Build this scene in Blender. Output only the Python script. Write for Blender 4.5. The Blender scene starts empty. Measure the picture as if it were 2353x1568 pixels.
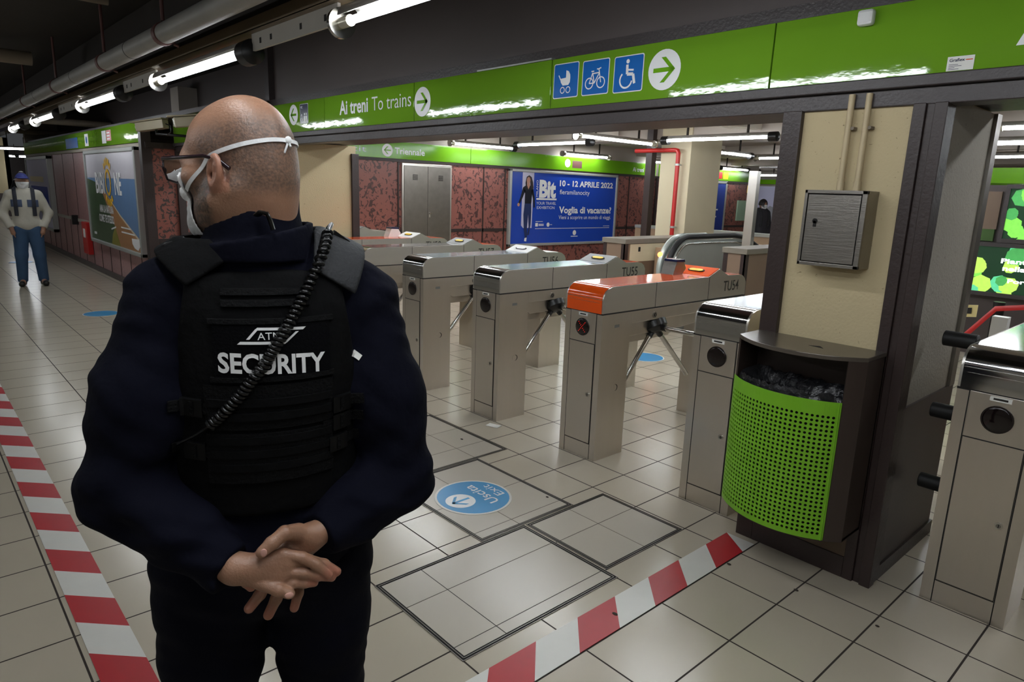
import bpy, bmesh, math, random
import numpy as np
from mathutils import Matrix, Vector

random.seed(7)
scene = bpy.context.scene
COL = scene.collection
PI = math.pi

# ------------------------------------------------------------------ camera
def camera():
    f, yaw, pitch, roll = 1555.57, math.radians(-47.658), math.radians(12.4525), math.radians(1.981)
    fw = Vector((math.sin(yaw) * math.cos(pitch), math.cos(yaw) * math.cos(pitch), -math.sin(pitch)))
    r = Vector((math.cos(yaw), -math.sin(yaw), 0))
    u = r.cross(fw)
    c, s = math.cos(roll), math.sin(roll)
    r2 = r * c + u * s
    u2 = u * c - r * s
    cd = bpy.data.cameras.new('camera')
    cd.sensor_fit = 'HORIZONTAL'
    cd.sensor_width = 36
    cd.lens = 36 * f / 2353
    cd.clip_start = .05
    co = bpy.data.objects.new('camera', cd)
    m = Matrix((r2, u2, -fw)).transposed().to_4x4()
    m.translation = Vector((0, 0, 1.65))
    co.matrix_world = m
    COL.objects.link(co)
    scene.camera = co
camera()

# ------------------------------------------------------------------ world, exposure
w = bpy.data.worlds.new('world')
scene.world = w
w.use_nodes = True
w.node_tree.nodes['Background'].inputs[0].default_value = (.9, .95, 1, 1)
w.node_tree.nodes['Background'].inputs[1].default_value = .02
vs = scene.view_settings
vs.view_transform = 'Standard'
vs.look = 'None'
vs.gamma = 1
vs.exposure = 1.25
vs.use_curve_mapping = False
TUBE_POWER = 18.0        # emission of every fluorescent tube

# ------------------------------------------------------------------ materials
def lin(c):
    return tuple(((v / 255) / 12.92 if v / 255 <= .04045 else ((v / 255 + .055) / 1.055) ** 2.4) for v in c) + (1,)

def nd(nt, typ, **kw):
    n = nt.nodes.new(typ)
    for k, v in kw.items():
        if k in n.inputs: n.inputs[k].default_value = v
        else: setattr(n, k, v)
    return n

def mat(name, rgb, rough=.5, metal=0., var=.12, scale=6., bump=0., bscale=60., stretch=None, coat=0., spec=.5, emit=0., emit_rgb=None, sheen=0.):
    m = bpy.data.materials.new(name)
    m.use_nodes = True
    nt = m.node_tree
    b = nt.nodes['Principled BSDF']
    b.inputs['Roughness'].default_value = rough
    b.inputs['Metallic'].default_value = metal
    b.inputs['Specular IOR Level'].default_value = spec
    b.inputs['Coat Weight'].default_value = coat
    b.inputs['Coat Roughness'].default_value = .05
    if sheen: b.inputs['Sheen Weight'].default_value = sheen
    c = lin(rgb)
    tc = nd(nt, 'ShaderNodeTexCoord')
    vec = tc.outputs['Object']
    if stretch:
        mp = nd(nt, 'ShaderNodeMapping')
        mp.inputs['Scale'].default_value = stretch
        nt.links.new(vec, mp.inputs['Vector'])
        vec = mp.outputs['Vector']
    if var:
        n = nd(nt, 'ShaderNodeTexNoise', Scale=scale, Detail=5.)
        nt.links.new(vec, n.inputs['Vector'])
        mx = nd(nt, 'ShaderNodeMix', data_type='RGBA')
        mx.inputs[6].default_value = tuple(v * (1 - var) for v in c[:3]) + (1,)
        mx.inputs[7].default_value = tuple(min(1, v * (1 + var)) for v in c[:3]) + (1,)
        nt.links.new(n.outputs['Fac'], mx.inputs[0])
        nt.links.new(mx.outputs[2], b.inputs['Base Color'])
    else:
        b.inputs['Base Color'].default_value = c
    if bump:
        n2 = nd(nt, 'ShaderNodeTexNoise', Scale=bscale, Detail=4.)
        nt.links.new(vec, n2.inputs['Vector'])
        bp = nd(nt, 'ShaderNodeBump', Strength=bump, Distance=.02)
        nt.links.new(n2.outputs['Fac'], bp.inputs['Height'])
        nt.links.new(bp.outputs['Normal'], b.inputs['Normal'])
    if emit:
        b.inputs['Emission Color'].default_value = lin(emit_rgb or rgb)
        b.inputs['Emission Strength'].default_value = emit
    return m

def marble(name, base, fleck, scale, thr=.56, tint=None, rough=.35, bump=0.):
    m = mat(name, base, rough=rough, var=0, bump=bump, bscale=90)
    nt = m.node_tree
    b = nt.nodes['Principled BSDF']
    tc = nd(nt, 'ShaderNodeTexCoord')
    n = nd(nt, 'ShaderNodeTexNoise', Scale=scale, Detail=2.5, Roughness=.6, Distortion=1.3)
    nt.links.new(tc.outputs['Object'], n.inputs['Vector'])
    r = nd(nt, 'ShaderNodeValToRGB')
    r.color_ramp.elements[0].position = thr
    r.color_ramp.elements[1].position = thr + .03
    nt.links.new(n.outputs['Fac'], r.inputs['Fac'])
    n2 = nd(nt, 'ShaderNodeTexNoise', Scale=1.1, Detail=3.)
    nt.links.new(tc.outputs['Object'], n2.inputs['Vector'])
    m0 = nd(nt, 'ShaderNodeMix', data_type='RGBA')
    m0.inputs[6].default_value = lin(base)
    m0.inputs[7].default_value = lin(tint or base)
    nt.links.new(n2.outputs['Fac'], m0.inputs[0])
    mx = nd(nt, 'ShaderNodeMix', data_type='RGBA')
    nt.links.new(r.outputs['Color'], mx.inputs[0])
    nt.links.new(m0.outputs[2], mx.inputs[6])
    mx.inputs[7].default_value = lin(fleck)
    nt.links.new(mx.outputs[2], b.inputs['Base Color'])
    return m

M = {}
M['tile'] = mat('floor_tile', (186, 176, 158), rough=.22, var=.07, scale=1.7, spec=.5)
M['grout'] = mat('grout', (52, 44, 38), rough=.9)
M['tile2'] = mat('cover_tile', (184, 176, 162), rough=.26, var=.05, scale=2)
M['cream'] = marble('cream_plaster', (200, 184, 147), (138, 122, 94), 60, .69, (188, 171, 134), rough=.75, bump=.12)
M['greywall'] = marble('grey_plaster', (170, 163, 150), (128, 121, 108), 70, .66, (150, 143, 131), rough=.8, bump=.2)
M['brown'] = mat('brown_paint', (52, 40, 38), rough=.42, var=.12, scale=8, bump=.1, bscale=60)
M['header'] = mat('dark_header_paint', (62, 55, 55), rough=.42, var=.12, scale=6, bump=.15, bscale=60)
M['bulk'] = mat('bulkhead_paint', (84, 75, 73), rough=.6, var=.1, scale=1.5)
M['ceil'] = mat('dark_ceiling', (40, 33, 27), rough=.8, var=.3, scale=1.2)
M['ceil2'] = mat('inner_ceiling', (168, 158, 148), rough=.7, var=.12, scale=.8)
M['ceilslat'] = mat('ceiling_slats', (214, 208, 198), rough=.6, var=.06)
M['marble'] = marble('red_marble', (156, 94, 80), (78, 50, 48), 9, .545, (134, 84, 80))
M['marblebig'] = marble('red_marble_big', (142, 84, 72), (66, 54, 52), 13, .54)
M['marblefine'] = marble('red_marble_fine', (142, 88, 76), (86, 52, 48), 14, .58, (132, 92, 88))
M['pinkwall'] = marble('pink_marble', (172, 130, 124), (144, 104, 100), 26, .55, (150, 114, 116))
M['green'] = mat('green_gloss_panel', (108, 154, 38), rough=.05, var=.03, bump=.035, bscale=7, stretch=(1, 1, 2.2), spec=.35)
M['green2'] = mat('green_band', (106, 164, 28), rough=.14, var=.04, bump=.04, bscale=4, spec=.22)
M['greendark'] = mat('green_band_edge', (60, 96, 30), rough=.4)
M['white'] = mat('white_print', (232, 232, 232), rough=.3, var=.02)
M['whiteplastic'] = mat('white_plastic', (222, 222, 220), rough=.35, var=.03)
M['black'] = mat('black_plastic', (18, 18, 19), rough=.35, var=.1)
M['blackrub'] = mat('black_rubber', (16, 16, 17), rough=.55, var=.1)
M['darkprint'] = mat('dark_print', (38, 36, 34), rough=.4, var=0)
M['blue'] = mat('blue_pictogram', (28, 100, 178), rough=.2, var=.03)
M['navysign'] = mat('navy_pictogram', (28, 34, 66), rough=.2, var=.03)
M['steel'] = mat('brushed_steel', (208, 201, 192), rough=.3, metal=.97, var=.05, scale=14, bump=.05, bscale=160, stretch=(1, 1, .06))
M['steelhead'] = mat('brushed_steel_head', (210, 206, 199), rough=.31, metal=.95, var=.05, scale=9, bump=.04, bscale=160, stretch=(1, .06, 1))
M['steelbox'] = mat('scratched_steel', (140, 135, 129), rough=.34, metal=.93, var=.16, scale=9, bump=.06, bscale=150, stretch=(.07, 1, 1))
M['chrome'] = mat('polished_steel', (205, 205, 205), rough=.1, metal=1., var=.03)
M['bar'] = mat('polished_bar', (200, 198, 194), rough=.16, metal=1., var=.03)
M['gap'] = mat('dark_gap', (24, 22, 21), rough=.8, var=0)
M['orange'] = mat('orange_lacquer', (226, 84, 22), rough=.12, var=.03, coat=.4)
M['film'] = mat('protective_film', (150, 165, 182), rough=.12, metal=.55, var=.2, scale=3)
M['wedgegrey'] = mat('grey_plastic', (108, 108, 106), rough=.4)
M['yellow'] = mat('yellow_pad', (236, 198, 30), rough=.4, var=.03)
M['lens'] = mat('black_lens', (22, 14, 14), rough=.08, var=.2, scale=40)
M['ledred'] = mat('red_led', (200, 20, 20), emit=.7, emit_rgb=(255, 30, 25))
M['binbrown'] = mat('bin_brown', (58, 47, 42), rough=.35, var=.12, scale=6)
M['binlid'] = mat('bin_lid', (96, 88, 80), rough=.25, metal=.35, var=.12, scale=4)
M['bingreen'] = mat('bin_green', (116, 178, 34), rough=.35, var=.08, scale=5)
M['bag'] = mat('bin_bag', (34, 34, 37), rough=.22, var=.4, scale=30, bump=.6, bscale=25)
M['dirtypanel'] = mat('dirty_panel', (104, 88, 72), rough=.8, var=.25, scale=5)
M['dado'] = mat('dark_dado', (74, 64, 62), rough=.45, var=.2, scale=4)
M['tapered'] = mat('tape_red', (178, 38, 46), rough=.35, var=.12, scale=9)
M['tapewhite'] = mat('tape_white', (214, 212, 205), rough=.35, var=.06, scale=9)
M['disc'] = mat('sticker_blue', (42, 142, 196), rough=.3, var=.05)
M['pipe'] = mat('grey_pipe', (150, 148, 142), rough=.5, var=.18, scale=5, metal=.2)
M['clamp'] = mat('pipe_clamp', (96, 60, 56), rough=.5)
M['duct'] = mat('beige_duct', (120, 108, 92), rough=.6, var=.15)
M['rail'] = mat('lamp_rail', (176, 172, 164), rough=.45, metal=.2, var=.1)
M['raildark'] = mat('cable_tray', (120, 104, 82), rough=.4, metal=.5, var=.2, scale=3)
M['tube'] = mat('lit_tube', (255, 255, 255), emit=TUBE_POWER, emit_rgb=(244, 250, 255), var=0)
M['reflector'] = mat('lamp_reflector', (190, 186, 180), rough=.3, metal=.5, var=.04)
M['clear'] = mat('frosted_collar', (205, 200, 180), rough=.2, metal=.3, var=.05)
M['red'] = mat('red_enamel', (186, 36, 34), rough=.35, var=.05)
M['coping'] = mat('stone_coping', (128, 120, 108), rough=.45, var=.12)
M['panelbeige'] = mat('beige_panel', (170, 142, 116), rough=.5, var=.08, scale=4)
M['panelbrown'] = mat('brown_panel', (128, 106, 88), rough=.5, var=.08, scale=4)
M['glass'] = mat('balustrade_steel', (188, 196, 191), rough=.3, metal=.5, var=.1, scale=2)
M['frame'] = mat('poster_frame', (176, 178, 174), rough=.35, metal=.4, var=.04)
M['posterblue'] = mat('poster_blue', (34, 72, 178), rough=.25, var=.08, scale=1.2)
M['posterlav'] = mat('poster_lavender', (198, 196, 222), rough=.25, var=.03)
M['cctv'] = mat('camera_beige', (150, 140, 118), rough=.45)
M['conduit'] = mat('conduit_cream', (190, 172, 138), rough=.5, var=.08)
M['screenblue'] = mat('screen_blue', (150, 170, 235), emit=1.2, emit_rgb=(140, 165, 245), var=.0)
M['paper'] = mat('paper', (225, 224, 218), rough=.6, var=.03)
M['dirt'] = mat('dark_dirt', (58, 50, 44), rough=.9)
M['frost'] = mat('green_glass_panel', (158, 186, 160), rough=.3)

# ------------------------------------------------------------------ object helpers
ORG = {}
def link(o):
    COL.objects.link(o)
    return o

def thing(name, label, cat, loc=(0, 0, 0), rotz=0., group=None, scale=1., org=True):
    o = bpy.data.objects.new(name, None)
    o.empty_display_size = .1
    o.location = loc
    o.rotation_euler = (0, 0, rotz)
    o.scale = (scale,) * 3
    link(o)
    o['label'] = label
    o['category'] = cat
    if group: o['group'] = group
    ORG[o.name] = np.array(loc, float) if org else np.zeros(3)
    return o

def tag(o, label, cat, group=None, kind=None):
    o['label'] = label
    o['category'] = cat
    if group: o['group'] = group
    if kind: o['kind'] = kind
    return o

def rootorg(o):
    while o is not None:
        if o.name in ORG: return ORG[o.name]
        o = o.parent
    return np.zeros(3)

class MB:
    def __init__(s): s.v, s.f, s.m = [], [], []
    def add(s, vs, fs, mi=0):
        k = len(s.v)
        s.v += [tuple(map(float, p)) for p in vs]
        s.f += [tuple(i + k for i in f) for f in fs]
        s.m += [mi] * len(fs)
        return s
    def box(s, x0, x1, y0, y1, z0, z1, mi=0):
        vs = [(x, y, z) for x in (x0, x1) for y in (y0, y1) for z in (z0, z1)]
        return s.add(vs, [(0, 1, 3, 2), (4, 6, 7, 5), (0, 4, 5, 1), (2, 3, 7, 6), (0, 2, 6, 4), (1, 5, 7, 3)], mi)
    def obox(s, c, ax, ay, az, hx, hy, hz, mi=0):
        c, ax, ay, az = map(np.array, (c, ax, ay, az))
        vs = [c + ax * hx * i + ay * hy * j + az * hz * k for i in (-1, 1) for j in (-1, 1) for k in (-1, 1)]
        return s.add(vs, [(0, 1, 3, 2), (4, 6, 7, 5), (0, 4, 5, 1), (2, 3, 7, 6), (0, 2, 6, 4), (1, 5, 7, 3)], mi)
    def prism(s, pts, axis, a, b, mi=0):
        n = len(pts)
        def P(p, t):
            q = list(p); q.insert(axis, t); return q
        vs = [P(p, a) for p in pts] + [P(p, b) for p in pts]
        fs = [tuple(range(n)), tuple(range(2 * n - 1, n - 1, -1))]
        fs += [(i, i + n, (i + 1) % n + n, (i + 1) % n) for i in range(n)]
        return s.add(vs, fs, mi)
    def tube(s, pts, r, n=10, mi=0, closed=False, flat=None):
        P = [np.array(p, float) for p in pts]
        R = r if hasattr(r, '__len__') else [r] * len(P)
        vs, fs = [], []
        up = None
        for i, p in enumerate(P):
            if closed: t = P[(i + 1) % len(P)] - P[i - 1]
            else: t = P[min(i + 1, len(P) - 1)] - P[max(i - 1, 0)]
            t = t / (np.linalg.norm(t) + 1e-12)
            if up is None:
                up = np.array([0, 0, 1.]) if abs(t[2]) < .9 else np.array([0, 1., 0])
            a = np.cross(t, up); a /= np.linalg.norm(a) + 1e-12
            up = np.cross(a, t)
            for k in range(n):
                th = 2 * PI * k / n
                fx, fy = flat if flat else (1, 1)
                vs.append(p + R[i] * (math.cos(th) * a * fx + math.sin(th) * up * fy))
        m = len(P)
        for i in range(m if closed else m - 1):
            for k in range(n):
                a_, b_ = i * n + k, i * n + (k + 1) % n
                c_, d_ = ((i + 1) % m) * n + (k + 1) % n, ((i + 1) % m) * n + k
                fs.append((a_, b_, c_, d_))
        if not closed:
            fs.append(tuple(range(n - 1, -1, -1)))
            fs.append(tuple(range((m - 1) * n, m * n)))
        return s.add(vs, fs, mi)
    def cyl(s, a, b, r, n=20, mi=0): return s.tube([a, b], r, n, mi)
    def cone(s, a, b, r1, r2, n=20, mi=0): return s.tube([a, b], [r1, r2], n, mi)
    def ball(s, c, r, n=14, mi=0):
        c = np.array(c, float); r = np.array(r if hasattr(r, '__len__') else (r,) * 3, float)
        vs = [c + (0, 0, r[2])]
        for i in range(1, n // 2):
            ph = PI * i / (n // 2)
            for k in range(n):
                th = 2 * PI * k / n
                vs.append(c + r * (math.sin(ph) * math.cos(th), math.sin(ph) * math.sin(th), math.cos(ph)))
        vs.append(c - (0, 0, r[2]))
        L = n // 2 - 1
        fs = [(0, 1 + k, 1 + (k + 1) % n) for k in range(n)]
        for i in range(L - 1):
            for k in range(n):
                a, b = 1 + i * n + k, 1 + i * n + (k + 1) % n
                fs.append((a, a + n, b + n, b))
        e = len(vs) - 1
        fs += [(e, 1 + (L - 1) * n + (k + 1) % n, 1 + (L - 1) * n + k) for k in range(n)]
        return s.add(vs, fs, mi)
    def poly(s, pts, mi=0): return s.add(pts, [tuple(range(len(pts)))], mi)
    def build(s, name, mats, parent=None, bevel=0., smooth=None, org=None):
        if not isinstance(mats, (list, tuple)): mats = [mats]
        V = np.array(s.v, float)
        if parent is not None: o0 = rootorg(parent)
        elif org is not None: o0 = np.array(org, float)
        else:
            lo, hi = V.min(0), V.max(0)
            o0 = np.array([(lo[0] + hi[0]) / 2, (lo[1] + hi[1]) / 2, lo[2]])
        V = V - o0
        me = bpy.data.meshes.new(name)
        me.from_pydata(V.tolist(), [], s.f)
        for m in mats: me.materials.append(m)
        me.polygons.foreach_set('material_index', s.m)
        bm = bmesh.new(); bm.from_mesh(me)
        bmesh.ops.recalc_face_normals(bm, faces=bm.faces) if len(s.f) < 60000 else None
        bm.to_mesh(me); bm.free()
        o = bpy.data.objects.new(name, me)
        link(o)
        if parent is not None: o.parent = parent
        else: o.location = o0
        if smooth is not None:
            me.polygons.foreach_set('use_smooth', [True] * len(me.polygons))
            if smooth < 180: me.set_sharp_from_angle(angle=math.radians(smooth))
        if bevel:
            b = o.modifiers.new('bevel', 'BEVEL')
            b.width = bevel; b.segments = 2; b.limit_method = 'ANGLE'; b.angle_limit = math.radians(40)
        return o

def struct(name, mb, mats, **k):
    o = mb.build(name, mats, **k)
    o['kind'] = 'structure'
    return o

def copy_tree(o, parent=None):
    c = o.copy()
    COL.objects.link(c)
    if parent is not None: c.parent = parent
    for ch in [x for x in bpy.data.objects if x.parent == o]:
        copy_tree(ch, c)
    return c

# lettering: returns 2-D triangles of a string, scaled so that capitals stand `size` high
_tc = {}
def text2d(s, bold=0., spacing=1.):
    k = (s, bold, spacing)
    if k in _tc: return _tc[k]
    cu = bpy.data.curves.new('t', 'FONT')
    cu.body = s; cu.size = 1; cu.offset = bold; cu.space_character = spacing; cu.resolution_u = 3
    o = bpy.data.objects.new('t', cu)
    COL.objects.link(o)
    bpy.context.view_layer.update()
    me = bpy.data.meshes.new_from_object(o.evaluated_get(bpy.context.evaluated_depsgraph_get()))
    V = np.array([v.co[:2] for v in me.vertices]) / .729
    F = [tuple(p.vertices) for p in me.polygons]
    bpy.data.objects.remove(o); bpy.data.curves.remove(cu); bpy.data.meshes.remove(me)
    _tc[k] = (V, F)
    return V, F

def letters(t, pl, mt, *a, **k):
    b = MB(); pl.text(b, *a, **k)
    return b.build('lettering', mt, t)

class Plane2:
    """a flat surface in the place: 2-D shapes laid on it in thin printed layers"""
    def __init__(s, o, r, u, n): s.o, s.r, s.u, s.n = [np.array(a, float) for a in (o, r, u, n)]
    def P(s, x, y, l=0): return s.o + s.r * x + s.u * y + s.n * (.0012 * l)
    def poly(s, mb, pts, l=1, mi=0): mb.poly([s.P(x, y, l) for x, y in pts], mi)
    def rect(s, mb, x0, y0, x1, y1, l=1, mi=0): s.poly(mb, [(x0, y0), (x1, y0), (x1, y1), (x0, y1)], l, mi)
    def rrect(s, mb, x0, y0, x1, y1, r, l=1, mi=0):
        pts = []
        for cx, cy, a in ((x1 - r, y1 - r, 0), (x0 + r, y1 - r, 90), (x0 + r, y0 + r, 180), (x1 - r, y0 + r, 270)):
            for k in range(5):
                t = math.radians(a + k * 22.5)
                pts.append((cx + r * math.cos(t), cy + r * math.sin(t)))
        s.poly(mb, pts, l, mi)
    def disc(s, mb, x, y, r, l=1, mi=0, n=32, ry=None):
        s.poly(mb, [(x + r * math.cos(2 * PI * k / n), y + (ry or r) * math.sin(2 * PI * k / n)) for k in range(n)], l, mi)
    def ring(s, mb, x, y, r, wd, l=1, mi=0, a0=0, a1=360, n=28):
        for k in range(n):
            t0, t1 = [math.radians(a0 + (a1 - a0) * j / n) for j in (k, k + 1)]
            s.poly(mb, [(x + q * math.cos(t), y + q * math.sin(t)) for q, t in ((r - wd / 2, t0), (r + wd / 2, t0), (r + wd / 2, t1), (r - wd / 2, t1))], l, mi)
    def line(s, mb, pts, wd, l=1, mi=0):
        for (x0, y0), (x1, y1) in zip(pts, pts[1:]):
            dx, dy = x1 - x0, y1 - y0
            L = math.hypot(dx, dy) or 1
            nx, ny = -dy / L * wd / 2, dx / L * wd / 2
            s.poly(mb, [(x0 + nx, y0 + ny), (x0 - nx, y0 - ny), (x1 - nx, y1 - ny), (x1 + nx, y1 + ny)], l, mi)
    def text(s, mb, t, x, y, size, width=None, bold=0., l=2, mi=0, spacing=1., rot=0., align='L'):
        V, F = text2d(t, bold, spacing)
        V = V * size
        x0, x1 = V[:, 0].min(), V[:, 0].max()
        sx = width / (x1 - x0) if width else 1
        X = (V[:, 0] - x0) * sx
        if align == 'C': X = X - (x1 - x0) * sx / 2
        Y = V[:, 1]
        c, q = math.cos(rot), math.sin(rot)
        mb.add([s.P(x + a * c - b * q, y + a * q + b * c, l) for a, b in zip(X, Y)], F, mi)
    def arrow(s, mb, x, y, L, wd, dx, dy, l=2, mi=0):
        """open arrow: shaft and two barbs, pointing along (dx,dy)"""
        px, py = -dy, dx
        tip = (x + dx * L / 2, y + dy * L / 2)
        s.line(mb, [(x - dx * L / 2, y - dy * L / 2), (tip[0] - dx * wd * .4, tip[1] - dy * wd * .4)], wd, l, mi)
        for q in (1, -1):
            b0 = (tip[0] - dx * L * .46 + px * L * .46 * q, tip[1] - dy * L * .46 + py * L * .46 * q)
            b1 = (b0[0] - dx * wd * 1.25, b0[1] - dy * wd * 1.25)
            t1 = (tip[0] - dx * wd * 1.25, tip[1] - dy * wd * 1.25)
            s.poly(mb, [tip, b0, b1, t1], l, mi)

# smooth implicit surfaces for bodies and clothing
def smin(a, b, k):
    h = np.maximum(k - np.abs(a - b), 0) / k
    return np.minimum(a, b) - h * h * k * .25
def smax(a, b, k): return -smin(-a, -b, k)
def cap(P, a, b, r1, r2=None):
    r2 = r1 if r2 is None else r2
    a = np.array(a, float); b = np.array(b, float)
    ba = b - a
    h = np.clip(((P - a) @ ba) / (ba @ ba), 0, 1)
    return np.linalg.norm(P - a - h[:, None] * ba, axis=1) - (r1 + (r2 - r1) * h)
def ell(P, c, r, R=None):
    q = P - np.array(c, float)
    if R is not None: q = q @ np.array(R)
    r = np.array(r, float)
    k0 = np.linalg.norm(q / r, axis=1)
    k1 = np.linalg.norm(q / (r * r), axis=1) + 1e-9
    return np.where(k0 < 1e-4, -r.min(), k0 * (k0 - 1) / k1)
def rbox(P, c, h, r, R=None):
    q = P - np.array(c, float)
    if R is not None: q = q @ np.array(R)
    q = np.abs(q) - np.array(h, float) + r
    return np.linalg.norm(np.maximum(q, 0), axis=1) + np.minimum(q.max(1), 0) - r
def chain(P, pts, rs, k=.01):
    d = None
    for i in range(len(pts) - 1):
        e = cap(P, pts[i], pts[i + 1], rs[i], rs[i + 1])
        d = e if d is None else smin(d, e, k)
    return d
def convex2(X, Z, poly):
    """distance-like clip of a convex outline given counter-clockwise in (x,z)"""
    d = None
    for (x0, z0), (x1, z1) in zip(poly, poly[1:] + poly[:1]):
        L = math.hypot(x1 - x0, z1 - z0)
        e = ((X - x0) * (z1 - z0) - (Z - z0) * (x1 - x0)) / L
        d = e if d is None else np.maximum(d, e)
    return d

def sdf_mesh(f, lo, hi, h, B=8):
    lo = np.array(lo, float); hi = np.array(hi, float)
    n = np.ceil((hi - lo) / h / B).astype(int)
    N = n * B + 1
    idx = np.stack(np.meshgrid(*[np.arange(k) for k in n], indexing='ij'), -1)
    dc = f((lo + (idx + .5) * B * h).reshape(-1, 3)).reshape(n)
    D = np.pad(np.kron(np.where(dc < 0, -1, 1).astype(np.float32), np.ones((B, B, B), np.float32)), ((0, 1),) * 3, mode='edge')
    act = np.argwhere(np.abs(dc) < .866 * B * h * 1.6 + .01)
    off = np.stack(np.meshgrid(*[np.arange(B + 1)] * 3, indexing='ij'), -1).reshape(-1, 3)
    for s in range(0, len(act), 150):
        I = (act[s:s + 150, None, :] * B + off[None]).reshape(-1, 3)
        D[I[:, 0], I[:, 1], I[:, 2]] = f(lo + I * h)
    S = D < 0
    c = np.zeros(N - 1, np.int8)
    sl = lambda o, k: slice(o, k - 1 + o)
    for a in (0, 1):
        for b in (0, 1):
            for e in (0, 1):
                c += S[sl(a, N[0]), sl(b, N[1]), sl(e, N[2])]
    cells = np.argwhere((c > 0) & (c < 8))
    acc = np.zeros((len(cells), 3)); cnt = np.zeros(len(cells))
    corner = [(i, j, k) for i in (0, 1) for j in (0, 1) for k in (0, 1)]
    val = {q: D[cells[:, 0] + q[0], cells[:, 1] + q[1], cells[:, 2] + q[2]] for q in corner}
    for q in corner:
        for ax in range(3):
            if q[ax] == 0:
                q2 = list(q); q2[ax] = 1; q2 = tuple(q2)
                a, b = val[q], val[q2]
                m = (a < 0) != (b < 0)
                t = np.where(m, a / np.where(a - b == 0, 1, a - b), 0)
                p = np.tile(np.array(q, float), (len(cells), 1)); p[:, ax] += t
                acc += p * m[:, None]; cnt += m
    V = lo + (cells + acc / np.maximum(cnt, 1)[:, None]) * h
    vid = np.full(N - 1, -1, np.int64)
    vid[tuple(cells.T)] = np.arange(len(cells))
    F = []
    for ax in range(3):
        s0 = [slice(None)] * 3; s1 = [slice(None)] * 3
        s0[ax] = slice(0, -1); s1[ax] = slice(1, None)
        e = np.argwhere(S[tuple(s0)] != S[tuple(s1)])
        b, cc = [(1, 2), (2, 0), (0, 1)][ax]
        ok = (e[:, b] > 0) & (e[:, cc] > 0) & (e[:, b] < N[b] - 1) & (e[:, cc] < N[cc] - 1)
        e = e[ok]
        def cell(db, dc_):
            q = e.copy(); q[:, b] -= db; q[:, cc] -= dc_
            return vid[tuple(q.T)]
        quad = np.stack([cell(1, 1), cell(0, 1), cell(0, 0), cell(1, 0)], 1)
        neg = S[tuple(e.T)]
        quad[~neg] = quad[~neg][:, ::-1]
        F.append(quad)
    F = np.concatenate(F)
    F = F[(F >= 0).all(1)]
    return V, F

def sdf_obj(name, parts, mats, parent, attr=None, mi=None):
    """one mesh object from one or more implicit surfaces [(V,F),...]"""
    V = np.concatenate([p[0] for p in parts])
    F, k = [], 0
    for p in parts:
        F.append(p[1] + k); k += len(p[0])
    F = np.concatenate(F)
    me = bpy.data.meshes.new(name)
    me.from_pydata(V.tolist(), [], F.tolist())
    for m in (mats if isinstance(mats, (list, tuple)) else [mats]): me.materials.append(m)
    me.polygons.foreach_set('use_smooth', [True] * len(me.polygons))
    if attr:
        for nm, fn in attr.items():
            a = me.attributes.new(nm, 'FLOAT', 'POINT')
            a.data.foreach_set('value', np.asarray(fn(V), np.float32))
    o = bpy.data.objects.new(name, me)
    link(o)
    o.parent = parent
    return o

def march(f, x, z, y0=-.6, iters=60, dirn=1.):
    """y of the first surface met going along +y (dirn=1) from y0, for arrays x,z"""
    y = np.full(len(x), y0)
    for _ in range(iters):
        y = y + dirn * f(np.stack([x, y, z], 1)) * .8
        y = np.clip(y, -.7, .7)
    return y

# ================================================================== THE SETTING
def floor():
    xs = [-2.355 + .3125 * k for k in range(-138, 24)]
    ys = [.31 - .605 * k for k in range(7, 0, -1)] + [.31, .905, 1.33, 1.717, 2.185, 2.555, 2.815, 3.095, 3.44]
    while ys[-1] < 26: ys.append(ys[-1] + .3125)
    g = .0036
    mb = MB()
    for i in range(len(xs) - 1):
        for j in range(len(ys) - 1):
            k = len(mb.v)
            mb.v += [(xs[i] + g, ys[j] + g, 0), (xs[i + 1] - g, ys[j] + g, 0), (xs[i + 1] - g, ys[j + 1] - g, 0), (xs[i] + g, ys[j + 1] - g, 0)]
            mb.f.append((k, k + 1, k + 2, k + 3)); mb.m.append(0)
    x0, x1, y0, y1 = xs[0], xs[-1], ys[0], ys[-1]
    mb.box(x0, x1, y0, y1, -.15, -.0012, 1)
    struct('floor', mb, [M['tile'], M['grout']], org=(0, 0, 0))
floor()

# main hall: low dark ceiling, bulkhead above the sign band
struct('ceiling', MB().box(-46, 5, -4, 3.4, 3.05, 3.2), M['ceil'])
bk = MB()
bk.box(-7.15, 5, 3.06, 3.4, 2.44, 3.05)
bk.box(-7.15, 5, 3.0, 3.2, 2.41, 2.475, 1)
bk.box(-7.2, -7.1, 3.0, 3.4, 2.41, 3.05, 1)
bk.box(-21, -7.2, 3.35, 3.5, 2.41, 3.05, 0)
bk.box(-21, -7.2, 2.7, 3.4, 2.41, 2.46, 1)
struct('wall_bulkhead', bk, [M['bulk'], M['header']])
# header frame under the signs
hd = MB()
for x0, x1 in ((-10.3, 3.5),):
    hd.box(x0, x1, 2.965, 3.06, 2.095, 2.137)
    hd.box(x0, x1, 2.995, 3.12, 2.03, 2.095)
    hd.box(x0, x1, 3.12, 3.75, 2.075, 2.40)
struct('trim_1', hd, M['header'], bevel=.004)

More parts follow.
